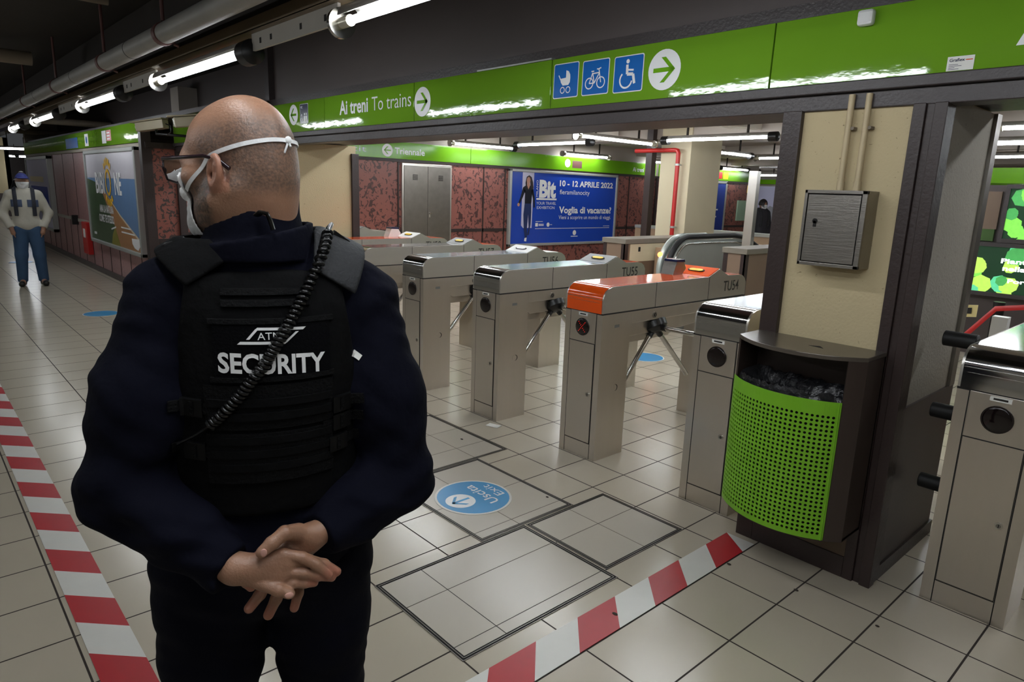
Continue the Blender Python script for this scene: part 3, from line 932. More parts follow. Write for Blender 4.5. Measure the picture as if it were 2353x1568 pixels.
# ================================================================== BIN
def bin_():
    cx = -1.255
    t = thing('litter_bin', 'green perforated litter bin with black liner on the pillar', 'bin', (cx, 2.85, .24))
    hw, yb, ys, sag = .28, 2.982, 2.80, .13
    Rr = (hw * hw + sag * sag) / (2 * sag); cy = ys - sag + Rr
    a1 = math.asin(hw / Rr)
    def arc(u, off=0):          # u in -1..1 along the front
        a = u * a1
        return (cx + (Rr + off) * math.sin(a), cy - (Rr + off) * math.cos(a))
    N = 28
    outline = [(cx - hw, yb)] + [arc(-1 + 2 * k / N) for k in range(N + 1)] + [(cx + hw, yb)]
    lid = MB(); lid.prism(outline, 2, 1.036, 1.054)
    lid.build('lid', M['binlid'], t, bevel=.002)
    sl = MB(); sl.poly([(cx + .02, 2.83, 1.0545), (cx + .09, 2.82, 1.0545), (cx + .06, 2.855, 1.0545)])
    sl.build('ash_slot', M['gap'], t)
    b = MB()
    b.box(cx - hw, cx + hw, yb - .01, yb, .26, 1.036)                         # back
    b.box(cx - hw, cx - hw + .008, ys, yb, .26, 1.036)                        # left cheek
    b.box(cx + hw - .008, cx + hw, ys, yb, .26, 1.036)
    # right brown front strip and floor
    u0 = .76
    K = 6
    vs, fs = [], []
    for k in range(K + 1):
        u = u0 + (1 - u0) * k / K
        for z in (.26, 1.036):
            vs.append((*arc(u), z)); vs.append((*arc(u, -.01), z))
    for k in range(K):
        a = k * 4; c = a + 4
        fs += [(a, c, c + 2, a + 2), (a + 1, a + 3, c + 3, c + 1)]
    fs += [(0, 2, 3, 1)]
    b.add(vs, fs)
    b.prism(outline, 2, .255, .27)
    b.build('body', M['binbrown'], t)
    # perforated green panel, real holes
    p = MB()
    nc, nr = 27, 27
    z0, z1 = .262, .865
    um, uM = -1.0, u0 - .01
    L = 2 * a1 * Rr * (uM - um) / 2
    hz0, hz1 = z0 + .018, z1 - .055
    cu = (uM - um) * .955 / nc; cz = (hz1 - hz0) / nr
    umx = um + (uM - um) * .02
    off = .004
    def pt(u, z): return (*arc(u, off), z)
    # frame strips
    def strip(ua, ub, za, zb, n=1):
        for k in range(n):
            a, c = ua + (ub - ua) * k / n, ua + (ub - ua) * (k + 1) / n
            p.add([pt(a, za), pt(c, za), pt(c, zb), pt(a, zb)], [(0, 1, 2, 3)])
    strip(um, uM, z0, hz0, 27); strip(um, uM, hz1, z1, 27)
    strip(um, umx, hz0, hz1); strip(umx + cu * nc, uM, hz0, hz1)
    for i in range(nc):
        for j in range(nr):
            uc = umx + cu * (i + .5); zc = hz0 + cz * (j + .5)
            sq = [(-.5, -.5), (0, -.5), (.5, -.5), (.5, 0), (.5, .5), (0, .5), (-.5, .5), (-.5, 0)]
            ang = [-135, -90, -45, 0, 45, 90, 135, 180]
            v = [pt(uc + a * cu, zc + c * cz) for a, c in sq]
            r_ = .32
            w_ = [pt(uc + r_ * math.cos(math.radians(q)) * cu, zc + r_ * math.sin(math.radians(q)) * cz) for q in ang]
            p.add(v + w_, [(k, (k + 1) % 8, 8 + (k + 1) % 8, 8 + k) for k in range(8)])
    o = p.build('perforated_panel', M['bingreen'], t)
    so = o.modifiers.new('thickness', 'SOLIDIFY'); so.thickness = .003; so.offset = 0
    h = MB()
    x, y = arc(uM - .03, .006)
    h.tube([(x, y, z0), (x, y, z1)], .004, 8)
    h.build('hinge', M['bingreen'], t)
    # liner: crumpled film hanging inside, lip showing over the rim
    rng = random.Random(3)
    ring = [(-1 + 2 * k / 40) for k in range(41)]
    base = [arc(u * .97, -.012) for u in ring]
    pts2 = base + [(cx + hw - .015 - (2 * hw - .03) * k / 20, yb - .02) for k in range(21)]
    n = len(pts2)
    zs = (.29, .5, .7, .845, .885, .87, .80)
    ins = (.03, .015, .006, 0, .004, .03, .06)
    lv = []
    for li, (z, q) in enumerate(zip(zs, ins)):
        for k, (x, y) in enumerate(pts2):
            dx, dy = cx - x, 2.86 - y
            L_ = math.hypot(dx, dy)
            a = q + (rng.uniform(0, .014) if li != 3 else 0)
            lv.append((x + dx / L_ * a, y + dy / L_ * a, z + (rng.uniform(-.012, .014) if li > 2 else 0)))
    lf = [(l * n + k, l * n + (k + 1) % n, (l + 1) * n + (k + 1) % n, (l + 1) * n + k) for l in range(len(zs) - 1) for k in range(n)]
    MB().add(lv, lf).build('liner', M['bag'], t, smooth=70)
bin_()

# ================================================================== BOX AND CONDUITS ON THE PILLAR
def ebox():
    t = thing('electrical_box', 'small steel electrical box with keyhole on the cream pillar', 'electrical box', (-1.23, 2.95, 1.39))
    x0, x1, y0, y1, z0, z1 = -1.36, -1.105, 2.895, 3.01, 1.385, 1.70
    b = MB(); b.box(x0, x1, y0 + .012, y1, z0, z1)
    for a, b_, c, d in ((x0, x1, z0, z0 + .014), (x0, x1, z1 - .014, z1), (x0, x0 + .012, z0, z1), (x1 - .02, x1, z0, z1)): b.box(a, b_, y0, y0 + .013, c, d)
    b.box(x0 + .012, x1 - .02, y0 + .010, y0 + .013, z0 + .014, z1 - .014, 1)
    b.build('case', [M['steelbox'], M['gap']], t, bevel=.0015)
    d = MB(); d.box(x0 + .016, x1 - .0245, y0 + .002, y0 + .0095, z0 + .018, z1 - .019); dr = d.build('door', M['steelbox'], t, bevel=.0015)
    d = MB(); d.cyl((x0 + .056, y0 - .001, 1.572), (x0 + .056, y0 + .003, 1.572), .0105, 16); d.box(x0 + .05, x0 + .062, y0 - .001, y0 + .003, 1.548, 1.572)
    d.build('keyhole', M['gap'], dr)
ebox()
for x, lab in ((-1.255, 'left one of the two cream conduits above the steel box'), (-1.187, 'right one of the two cream conduits above the steel box')):
    t = thing('conduit', lab, 'conduit', (x, 2.99, 1.7), group='conduits on the pillar')
    b = MB(); b.tube([(x, 2.985, 1.70), (x, 2.985, 2.085)], .0125, 14); b.tube([(x, 2.985, 1.70), (x, 2.985, 1.738)], .0155, 14); b.build('pipe', M['conduit'], t, smooth=40)
    b = MB(); b.box(x - .005, x + .026, 2.98, 3.012, 1.945, 1.957); b.cyl((x + .02, 2.975, 1.951), (x + .02, 3.0, 1.951), .007, 10); b.build('clip', M['duct'], t)

# ================================================================== LAMPS
def lamp(p0, p1, label, group, r=.018, house=True, caps='black', hd=.06, zc=None):
    a, c = np.array(p0, float), np.array(p1, float)
    d = (c - a) / np.linalg.norm(c - a)
    s = np.array((-d[1], d[0], 0))
    t = thing('tube_lamp', label, 'lamp', tuple((a + c) / 2), group=group)
    b = MB(); b.tube([a, c], r, 14); b.build('lit_tube', M['tube'], t, smooth=60)
    if house:
        b = MB(); K = 10
        vs, fs = [], []
        for q, off in ((a, 0), (c, 0)):
            for k in range(K + 1):
                th = PI * (.02 + .96 * k / K)
                vs.append(q + s * math.cos(th) * hd + np.array((0, 0, .012 + math.sin(th) * hd)))
        for k in range(K): fs.append((k, k + 1, K + 2 + k, K + 1 + k))
        b.add(vs, fs)
        o = b.build('reflector', M['reflector'], t, smooth=60)
        so = o.modifiers.new('thickness', 'SOLIDIFY'); so.thickness = .004
    if zc:
        b = MB()
        for f_ in (.2, .8):
            b = MB(); q = a + (c - a) * f_; b.box(q[0] - .012, q[0] + .012, q[1] - .012, q[1] + .012, q[2] + hd + .005, zc + .005); b.build('hanger', M['ceil'], t)
    for q, sg in ((a, -1), (c, 1)):
        b = MB()
        black = caps == 'black' or (caps == 'mixed' and sg * d[0] > 0)
        if black:
            b.tube([q, q + d * sg * .11], hd + .012, 20); b.tube([q + d * sg * .11, q + d * sg * .13], [hd + .012, hd * .6], 20)
            b.build('end_cap', M['black'], t, smooth=40)
        else:
            b.tube([q - d * sg * .02, q + d * sg * .06], r * 1.45, 18); b.tube([q + d * sg * .06, q + d * sg * .085], hd + .01, 22, 1)
            b.build('end_cap', [M['clear'], M['bar']], t, smooth=40)
    return t
YL, ZL = 1.70, 2.406
k_ = (ZL - 1.65) / .95
LROW = [(-3.87, -1.75, 'lit tube lamp at the top centre, nearest of the ceiling row'), (-7.66, -5.45, 'lit tube lamp above left of the guard\'s head, second of the ceiling row'), (-11.28, -9.2, 'lit tube lamp third in the ceiling row over the corridor'), (-15.4, -13.2, 'lit tube lamp fourth in the ceiling row, over the man in the cap'), (-18.4, -16.9, 'lit tube lamp farthest in the ceiling row, at the left edge')]
for x0, x1, lab in LROW:
    lamp((x0 * k_, YL, ZL), (x1 * k_, YL, ZL), lab, 'ceiling row of tube lamps', caps='mixed')
rl = MB(); 
g = [LROW[0][0] * k_ - .09] + [v * k_ for a, b, _ in LROW[1:] for v in (b + .15, a - .1)]
for i, (x1, x0) in enumerate(zip(g[0::2], g[1::2])):
    rb = MB(); rb.box(x0, x1, YL - .008, YL + .008, ZL + .0, ZL + .095)
    for q in (.12, .26, .62, .88): 
        x = x0 + (x1 - x0) * q
        rb.box(x - .012, x + .012, YL - .0095, YL + .0095, ZL + .03, ZL + .06, 1)
    tag(rb.build('lamp_rail', [M['rail'], M['gap']]), ['perforated grey rail between the nearest and second ceiling lamps', 'perforated grey rail between the second and third ceiling lamps', 'perforated grey rail between the third and fourth ceiling lamps', 'perforated grey rail between the fourth and fifth ceiling lamps'][i], 'rail', 'perforated lamp rails')
tr = MB(); tr.box(-33.5, 3.8, 1.64, 1.74, 2.50, 2.53, 0); tr.box(-33.5, 3.8, 1.635, 1.65, 2.50, 2.56, 0); tr.box(-33.5, 3.8, 1.74, 1.9, 2.51, 3.045, 1)
tag(tr.build('cable_tray', [M['raildark'], M['ceil']]), 'dull brass cable tray running over the ceiling lamp row', 'cable tray')
# lamps of the rows over and behind the place of the camera
for i, (a, y) in enumerate(((-1.0, .95), (-1.6, .3), (.2, -1.6), (-3.6, -1.6), (-7.4, -1.6), (-11.5, -1.6), (-16, -1.6))):
    lamp((a, y, ZL + .05), (a + 1.5, y, ZL + .05), 'lit tube lamp out of view above the near side of the hall', 'tube lamps of the near side', r=.022, zc=3.05)
# inner hall lamps
IL = [((-10.0, 7.54), (-9.95, 8.87), 'lit inner tube lamp above the steel doors'), ((-9.08, 8.3), (-7.5, 8.3), 'lit inner tube lamp above the travel poster, crosswise'),
      ((-6.78, 7.34), (-6.78, 9.0), 'lit inner tube lamp sloping right, above the travel poster\'s right end'), ((-6.1, 8.5), (-4.55, 8.5), 'long lit inner tube lamp left of the pillar top'),
      ((-10.1, 10.5), (-10.1, 11.85), 'lit inner tube lamp close over the green band above the travel poster'), ((-6.8, 10.4), (-6.8, 12.0), 'lit inner tube lamp above the pillar with the red pipe'),
      ((-7.0, 12.75), (-5.5, 12.75), 'lit inner tube lamp meeting the corner lamp right of the pillar'), ((-10.1, 16.5), (-10.1, 17.8), 'lit inner tube lamp far right of the pillar, over the blue poster'),
      ((-10.1, 13.45), (-10.1, 14.0), 'short lit tube lamp left of the pillar with the red pipe'), ((-8.6, 20.0), (-8.6, 21.2), 'small lit tube lamp far off beside the steel post'),
      ((-2.05, 8.5), (-.6, 8.5), 'topmost lit tube lamp seen through the right opening'), ((-3.2, 13.2), (-1.7, 13.2), 'middle lit tube lamp seen through the right opening'), ((-5.9, 22), (-4.3, 22), 'lowest lit tube lamp seen through the right opening')]
for i, (a, b_, lab) in enumerate(IL):
    lamp((*a, 2.45), (*b_, 2.45), lab, 'tube lamps of the inner hall', r=.022, caps='black' if i % 2 else 'mixed', hd=.05, zc=2.72)
for a, b_ in (((-9.2, 4.4), (-7.7, 4.4)), ((-7.2, 4.4), (-5.7, 4.4)), ((-5.2, 4.4), (-3.7, 4.4)), ((-3.2, 4.4), (-1.7, 4.4)), ((-8.8, 5.9), (-7.3, 5.9)), ((-6.6, 5.9), (-5.1, 5.9)), ((-4.4, 5.9), (-2.9, 5.9)), ((-.6, 4.6), (.9, 4.6)), ((-3.5, 11), (-2, 11)), ((0.5, 9), (2, 9)), ((-13, 22.6), (-11.5, 22.6)), ((-12.5, 20), (-11, 20))):  # unseen lamps added to brighten the inner hall and the far poster
    lamp((*a, 2.5), (*b_, 2.5), 'unseen tube lamp added to brighten the inner hall', 'unseen tube lamps added for the inner hall', r=.034, zc=2.72)
for a, b_, lab in (((-29.0, 2.9, 2.5), (-27.7, 4.0, 2.5), 'long lit lamp line far down the corridor at the left edge'), ((-40, 4.2, 2.5), (-41.2, 4.8, 2.5), 'short lit lamp far down the corridor under the long lamp line'), ((-33, 3.9, 2.35), (-33, 4.9, 2.35), 'small lit lamp farthest down the corridor'), ((-23, -.5, 2.5), (-24.5, -.5, 2.5), 'lit lamp of the left side of the far corridor')):
    lamp(a, b_, lab, 'lamps far down the corridor', r=.05, zc=3.05)

# ================================================================== PIPES ON THE CEILING
def pipe():
    t = thing('ceiling_pipe', 'thick grey pipe with clamps slanting across the dark ceiling', 'pipe', (-10, 1.44, 2.57))
    Y, Z = 1.44, 2.567
    b = MB(); b.cyl((-30, Y, Z), (2, Y, Z), .063, 24); b.build('pipe', M['pipe'], t, smooth=60)
    for x in (-5.02, -6.64, -8.8, -10.95, -13.7):
        c = MB(); c.cyl((x - .03, Y, Z), (x + .03, Y, Z), .070, 24); c.cyl((x, Y, Z + .08), (x, Y, 3.05), .012, 8); c.cyl((x - .01, Y + .06, Z - .05), (x - .01, Y + .09, Z - .06), .01, 8)
        c.build('clamp', M['clamp'], t, smooth=40)
    for x in (-5.8, -7.8, -10): 
        c = MB(); c.cyl((x - .004, Y, Z), (x + .004, Y, Z), .0645, 24); c.build('joint', M['gap'], t)
pipe()
for i, (x, y0, y1, z, r, lab) in enumerate(((-9.2, -1.5, 1.3, 2.86, .07, 'beige duct crossing the dark ceiling at upper left'), (-15.2, 2.1, 3.3, 2.62, .06, 'pale pipe crossing above the green band at left, the nearer one'), (-19.5, 2.1, 3.3, 2.62, .06, 'pale pipe crossing above the green band at left, the farther one'), (-6.2, -.8, 1.4, 2.95, .03, 'thin dark pipe crossing the ceiling at the top left'))):
    b = MB(); b.cyl((x, y0, z), (x, y1, z), r, 16); tag(b.build('cross_pipe', M['duct'], smooth=60), lab, 'pipe', 'pipes crossing the ceiling')

# cameras
def cctv(x, y, z, d, lab, ye):
    d = np.array(d, float); d /= np.linalg.norm(d)
    s = np.cross((0, 0, 1), d); s /= np.linalg.norm(s); u = np.cross(d, s)
    t = thing('security_camera', lab, 'camera', (x, y, z), group='security cameras')
    c = np.array((x, y, z))
    b = MB(); b.obox(c, s, d, u, .055, .19, .05, 0); b.obox(c + u * .062 + d * .03, s, d, u, .066, .22, .008, 0); b.build('housing', M['cctv'], t, bevel=.01)
    b = MB(); b.cyl(c + d * .185, c + d * .20, .042, 20); b.cyl(c + d * .2, c + d * .203, .03, 20, 1); b.build('lens', [M['whiteplastic'], M['lens']], t, smooth=40)
    b = MB(); b.tube([c - u * .05 - d * .05, c - u * .10 - d * .05 + s * .02, np.array((x + .15, (y + ye) / 2, z - .10)), np.array((x + .17, ye, z - .10))], .016, 8); b.build('bracket', M['black'], t, smooth=50)
    b = MB(); b.tube([c - d * .19, c - d * .25 - u * .03, c - d * .24 - u * .1, c - d * .18 - u * .13], .007, 6); b.build('cable', M['black'], t, smooth=50)
cctv(-9.15, 2.42, 2.27, (-.75, -.55, -.12), 'beige security camera on the brown post left of the guard\'s head', 2.96)
cctv(-7.72, 2.45, 2.25, (-.25, -.9, -.12), 'white fronted security camera half hidden by the guard\'s forehead', 2.97)

# ================================================================== FAR MARBLE WALL
def steel_doors():
    t = thing('steel_cabinet', 'tall double steel doors in the red marble wall under Triennale', 'door', (-10.34, 7.22, 0))
    b = MB(); b.box(-10.36, -10.32, 6.68, 7.76, 0, 2.075); b.build('door_frame', M['steelhead'], t, bevel=.004)
    for y0, y1 in ((6.72, 7.213), (7.219, 7.72)):
        d = MB(); d.box(-10.325, -10.305, y0, y1, .02, 2.035); dr = d.build('door', M['steelbox'], t, bevel=.002)
        v = MB(); yc = (y0 + y1) / 2 + (-.02 if y0 < 7 else .03)
        v.box(-10.306, -10.303, yc - .05, yc + .05, 1.79, 1.885, 0)
        for k in range(6): v.box(-10.305, -10.3, yc - .05, yc + .05, 1.795 + k * .015, 1.801 + k * .015, 1)
        v.build('vent', [M['gap'], M['steelbox']], dr)
    k = MB(); k.cyl((-10.306, 7.258, 1.21), (-10.27, 7.258, 1.21), .018, 14); k.box(-10.306, -10.30, 7.245, 7.27, 1.14, 1.23, 1); k.build('knob', [M['bar'], M['steelhead']], t, smooth=40)
steel_doors()

def billboard():
    y0, y1, z0, z1 = 9.17, 12.50, .555, 2.095
    t = thing('billboard', 'blue travel exhibition billboard with a woman, 10 - 12 APRILE 2022', 'poster', (-10.33, 10.8, z0))
    b = MB()
    for a, c, d, e in ((y0, y1, z0, z0 + .055), (y0, y1, z1 - .055, z1), (y0, y0 + .055, z0, z1), (y1 - .055, y1, z0, z1)): b.box(-10.35, -10.27, a, c, d, e)
    b.build('frame', M['frame'], t, bevel=.012)
    b = MB(); b.box(-10.35, -10.30, y0 + .05, y1 - .05, z0 + .05, z1 - .05); b.build('poster_sheet', M['posterblue'], t)
    p = Plane2((-10.298, 0, 0), (0, 1, 0), (0, 0, 1), (1, 0, 0))
    b = MB(); p.poly(b, [(9.52, .98), (9.58, .925), (9.82, .925), (9.84, 2.04), (9.52, 2.04)], 1); b.build('white_strip', M['posterlav'], t)
    # printed woman
    b = MB()
    p.poly(b, [(9.60, 1.42), (9.575, 1.2), (9.60, .9), (9.64, .72), (9.70, .72), (9.69, .95), (9.71, 1.2), (9.735, .95), (9.70, .78), (9.75, .78), (9.79, 1.0), (9.795, 1.25), (9.785, 1.42)], 2, 0)
    p.poly(b, [(9.60, 1.42), (9.60, 1.62), (9.54, 1.74), (9.63, 1.79), (9.69, 1.75), (9.75, 1.79), (9.82, 1.74), (9.80, 1.6), (9.785, 1.42)], 2, 1)
    p.poly(b, [(9.54, 1.74), (9.48, 1.55), (9.42, 1.42), (9.45, 1.39), (9.53, 1.52), (9.61, 1.68)], 2, 1)
    p.poly(b, [(9.82, 1.74), (9.875, 1.55), (9.89, 1.35), (9.86, 1.33), (9.83, 1.5), (9.78, 1.68)], 2, 1)
    p.disc(b, 9.43, 1.395, .035, 3, 2, 10); p.poly(b, [(9.645, 1.79), (9.69, 1.70), (9.735, 1.79), (9.71, 1.84), (9.66, 1.84)], 3, 2)
    p.disc(b, 9.685, 1.88, .05, 4, 2, 14, ry=.07)
    p.poly(b, [(9.62, 1.72), (9.60, 1.83), (9.63, 1.95), (9.70, 1.985), (9.77, 1.95), (9.81, 1.85), (9.83, 1.74), (9.79, 1.69), (9.75, 1.76), (9.73, 1.85), (9.68, 1.93), (9.645, 1.87), (9.65, 1.77)], 3, 3)
    p.poly(b, [(9.63, .72), (9.62, .66), (9.68, .65), (9.69, .73)], 3, 4)
    b.build('printed_woman', [mat('jeans_print', (36, 52, 96), .3, var=.1), mat('black_print', (20, 22, 34), .3, var=0), mat('skin_print', (190, 140, 118), .3, var=0), mat('hair_print', (48, 34, 36), .3, var=.2), M['white']], t)
    T_ = lambda *a, **k: letters(t, p, M['white'], *a, l=2, **k)
    b = MB()
    T_('MILANO', 9.965, 1.565, .055, .33, rot=PI / 2)
    T_('Bit', 10.0, 1.565, .34, .49, bold=.05)
    p.rect(b, 9.925, 1.50, 10.52, 1.535, 2)
    T_('YOUR TRAVEL', 9.93, 1.405, .06, .58); T_('EXHIBITION', 9.95, 1.315, .06, .52)
    T_('10 - 12 APRILE 2022', 10.6, 1.80, .12, 1.74, bold=.03)
    T_('fieramilanocity', 10.61, 1.63, .10, .95)
    T_('Voglia di vacanze?', 10.61, 1.235, .14, 1.72, bold=.03)
    T_('Vieni a scoprire un mondo di viaggi.', 10.61, 1.105, .085, 1.72)
    p.rect(b, 9.92, .905, 12.3, .915, 2); p.rect(b, 9.925, .955, 10.0, 1.025, 2)
    for q in (1.0, .975): p.rect(b, 10.02, q - .008, 10.17, q + .006, 2)
    p.rect(b, 9.93, 1.05, 10.14, 1.06, 2); p.disc(b, 10.30, .99, .045, 2, 0, 14); p.rect(b, 10.36, .985, 10.42, .995, 2)
    p.disc(b, 11.13, .81, .055, 2); p.rect(b, 11.02, .725, 11.24, .74, 2); p.rect(b, 12.08, .945, 12.3, .955, 2)
    b.build('small_print', M['white'], t)
billboard()
t = thing('blue_poster', 'narrow blue poster with white lines right of the cream pillar', 'poster', (-10.33, 16.1, .65))
b = MB(); b.box(-10.35, -10.30, 14.3, 17.15, .6, 2.09); b.build('poster_sheet', mat('poster_blue_dark', (36, 62, 150), .3, var=.05), t)
b = MB()
for a, c, d, e in ((17.15, 17.22, .6, 2.1), (14.25, 17.22, 2.06, 2.12), (14.25, 17.22, .56, .62)): b.box(-10.35, -10.29, a, c, d, e)
b.build('frame', M['frame'], t)
b = MB(); p = Plane2((-10.298, 0, 0), (0, 1, 0), (0, 0, 1), (1, 0, 0))
for i, wd in enumerate((.7, .62, .5, .8, .4, .75)): p.rect(b, 16.05, 1.62 - i * .095, 16.05 + wd, 1.66 - i * .095, 1)
b.build('printed_lines', M['white'], t)
b = MB(); b.box(-10.35, -10.31, 17.9, 18.6, 1.05, 1.62); tag(b.build('wall_panel', M['frost']), 'pale green square panel on the marble beside the steel post', 'panel')

# pale advertisement in front of which the far passenger walks
t = thing('white_poster', 'white and grey advertisement behind the dark coated passenger', 'poster', (-13.1, 24.9, .4))
b = MB(); b.box(-13.62, -11.9, 24.9, 24.96, .35, 2.17); b.build('poster_sheet', M['posterlav'], t)
b = MB(); p = Plane2((0, 24.895, 0), (1, 0, 0), (0, 0, 1), (0, -1, 0)); p.poly(b, [(-13.6, .4), (-13.6, 1.0), (-13.0, 1.45), (-12.4, 1.2), (-12.0, .4)], 1); b.build('printed_shape', mat('print_grey', (150, 150, 158), .4, var=.05), t)
b = MB(); b.box(-13.7, -13.6, 24.85, 24.96, .3, 2.25); b.build('frame', M['black'], t)
b = MB(); b.box(-13.7, -5, 24.86, 24.97, 2.25, 2.42); tag(b.build('sign_panel', M['green2']), 'thin far green sign strip above the white advertisement', 'sign')

# ================================================================== PILLAR, RED PIPE, ESCALATOR
struct('wall_pillar_inner', MB().box(-6.86, -6.3, 9.38, 10.25, 0, 2.72), mat('cream_paint', (205, 194, 164), .6, var=.06, scale=2))
struct('trim_6', MB().box(-7.1, -6.98, 9.3, 9.42, 0, 2.72), M['brown'])
t = thing('standpipe', 'red standpipe running down the cream pillar to the parapet', 'pipe', (-6.45, 9.28, .9))
b = MB(); b.tube([(-7.3, 9.28, 2.375), (-6.52, 9.28, 2.375), (-6.475, 9.28, 2.365), (-6.46, 9.28, 2.33), (-6.46, 9.28, .9)], .034, 14); b.build('pipe', M['red'], t, smooth=60)
for z in (2.15, 1.18):
    b = MB(); b.cyl((-6.46, 9.28, z - .015), (-6.46, 9.28, z + .015), .043, 16); b.box(-6.47, -6.45, 9.28, 9.379, z - .01, z + .01); b.build('pipe_clip', M['frame'], t, smooth=40)

def parapet(x0, x1, y0, y1, z, label, inset=True):
    t = thing('parapet', label, 'parapet', ((x0 + x1) / 2, y0, 0), group='escalator parapets')
    b = MB(); b.box(x0, x1, y0, y1, 0, z - .06, 0); b.build('wall', M['panelbrown'], t)
    b = MB(); b.box(x0 - .02, x1 + .02, y0 - .02, y1, z - .065, z); b.build('coping', M['coping'], t, bevel=.006)
    b = MB()
    for a, c in ((x0 - .004, x0 + .05), (x1 - .06, x1 + .004)): b.box(a, c, y0 - .006, y0 + .02, 0, z - .066)
    b.box(x1 - .02, x1 + .005, y0 - .006, y0 + .06, 0, z - .066)
    b.build('corner_strips', M['brown'], t)
    return t
pa = parapet(-5.93, -5.57, 7.0, 9.9, 1.1, 'parapet with grey coping left of the escalator newel')
b = MB(); b.box(-5.575, -5.563, 7.1, 9.0, .80, 1.03); b.build('cream_panel', mat('cream_panel', (222, 212, 180), .5, var=.04), pa)
b = MB(); b.box(-5.568, -5.558, 7.27, 7.31, .93, .99); b.build('switch_plate', M['gap'], pa)
parapet(-4.26, -3.98, 7.2, 9.9, 1.1, 'parapet with grey coping right of the escalator, beside the big pillar')

def escalator():
    t = thing('escalator', 'escalator head with rounded black handrails behind the turnstiles', 'escalator', (-5.0, 7.3, 0))
    for x, m in ((-5.14, 0), (-5.0, 1)):
        y0 = 7.15 if m else 7.17
        R_ = .42
        zc, yc = .74, y0 + R_
        pts = [(yc + R_ * math.cos(math.radians(a)), zc + R_ * math.sin(math.radians(a))) for a in range(255, 85, -10)]
        pts += [(y0 + 1.0, zc + R_), (y0 + 1.5, zc + R_), (y0 + 1.8, zc + R_ - .03), (y0 + 2.3, zc + R_ - .22), (y0 + 3.2, zc + R_ - .75)]
        if not m: pts = pts[:18] + [(yc + .02, zc + R_), (yc + .03, zc + R_ - .02)]
        h = MB(); h.tube([(x, y, z) for y, z in pts], .034 if m else .034, 12, flat=(1.15, 1)); h.build('handrail', M['blackrub'] if m else M['glass'], t, smooth=60)
        prof = [(y + (yc - y) * .10, z + (zc - z) * .10) if i < 18 else (y, z - .045) for i, (y, z) in enumerate(pts)]
        poly = prof + ([(y0 + 3.2, 0), (y0 + .35, 0)] if m else [(yc + .03, .3), (y0 + .35, .3)])
        b = MB(); b.prism(poly, 0, x - .02, x + .02); b.build('balustrade', M['glass'], t)
        b = MB(); b.tube([(x + .025, y + (yc - y) * .2, z + (zc - z) * .2) if i < 18 else (x + .025, y, z - .09) for i, (y, z) in enumerate(pts)], .014, 8); b.build('skirt_strip', M['bar'], t, smooth=60)
    b = MB(); b.box(-4.96, -4.80, 7.0, 9.9, .0005, .012); b.build('comb_plate', M['steelbox'], t)
    b = MB(); b.ball((-5.15, 7.19, .93), .035, 12); b.build('signal_light', mat('orange_signal', (255, 120, 40), emit=6., emit_rgb=(255, 110, 40), var=0), t, smooth=180)
    b = MB(); b.box(-5.53, -5.2, 7.6, 9.9, 0, .98); b.build('side_panel', M['panelbeige'], t)
escalator()
t = thing('steel_post', 'free standing steel post behind the right parapet', 'post', (-4.35, 7.88, 0))
b = MB(); b.box(-4.41, -4.295, 7.84, 7.92, 0, 1.994); b.build('post', M['steelhead'], t, bevel=.004)
b = MB(); b.box(-4.425, -4.41, 7.86, 7.885, 1.73, 1.82); b.build('yellow_label', M['yellow'], t)
b = MB(); b.box(-9, -5.5, 11.6, 11.75, 0, 1.0, 0); b.box(-9, -5.5, 11.58, 11.77, 1.0, 1.06, 1); tag(b.build('parapet', [M['panelbeige'], M['frame']]), 'low beige parapet in front of the dark coated passenger', 'parapet', 'escalator parapets')
b = MB(); b.tube([(-4.68, 10.4, 0), (-4.68, 10.4, .9), (-4.68, 10.5, 1.08), (-4.7, 10.9, 1.1), (-4.7, 11.4, .95), (-4.7, 12.5, .05)], .035, 10); tag(b.build('far_handrail', M['blackrub'], smooth=60), 'black handrail of a second escalator next to the big pillar', 'handrail')

# ================================================================== RIGHT OPENING: SCREENS, BARRIER
def screen(x0, x1, z0, z1, y, label, seed, txt=None):
    t = thing('advert_screen', label, 'screen', ((x0 + x1) / 2, y, z0), group='lit advertising screens')
    b = MB()
    for a, c, d, e in ((x0 - .04, x1 + .04, z0 - .045, z0), (x0 - .04, x1 + .04, z1, z1 + .045), (x0 - .04, x0, z0, z1), (x1, x1 + .04, z0, z1)): b.box(a, c, y - .03, y + .05, d, e)
    b.build('bezel', M['header'], t)
    b = MB(); b.box(x0, x1, y - .005, y + .04, z0, z1); b.build('display', SCREEN_DARK, t)
    p = Plane2((0, y - .007, 0), (1, 0, 0), (0, 0, 1), (0, -1, 0))
    rng = random.Random(seed)
    b = MB()
    H = z1 - z0
    for i in range(26):
        cx = rng.uniform(x0, x1); cz = z0 + H * (rng.random() ** 1.5) * .95
        r_ = H * rng.uniform(.14, .30); n = 18; mi = rng.randrange(4)
        a0 = rng.uniform(0, 6)
        pts = []
        for k in range(n):
            a = a0 + 2 * PI * k / n
            q = r_ * (1 - .09 * (k % 2)) * (.75 + .35 * math.cos(a - a0))
            pts.append((min(max(cx + q * math.cos(a), x0), x1), min(max(cz + q * math.sin(a), z0), z1)))
        p.poly(b, pts, .2 + i * .05, mi)
    b.build('leaves', LEAFM, t)
    if txt:
        b = MB()
        sw_ = mat('screen_white', (255, 255, 255), emit=1.1, emit_rgb=(240, 255, 250), var=0)
        for s, fx, fz, sz, wd in txt: letters(t, p, sw_, s, x0 + (x1 - x0) * fx, z0 + H * fz, sz, wd, bold=.025, l=2.5)
SCREEN_DARK = mat('screen_dark', (10, 40, 18), emit=.5, emit_rgb=(8, 42, 20), var=0)
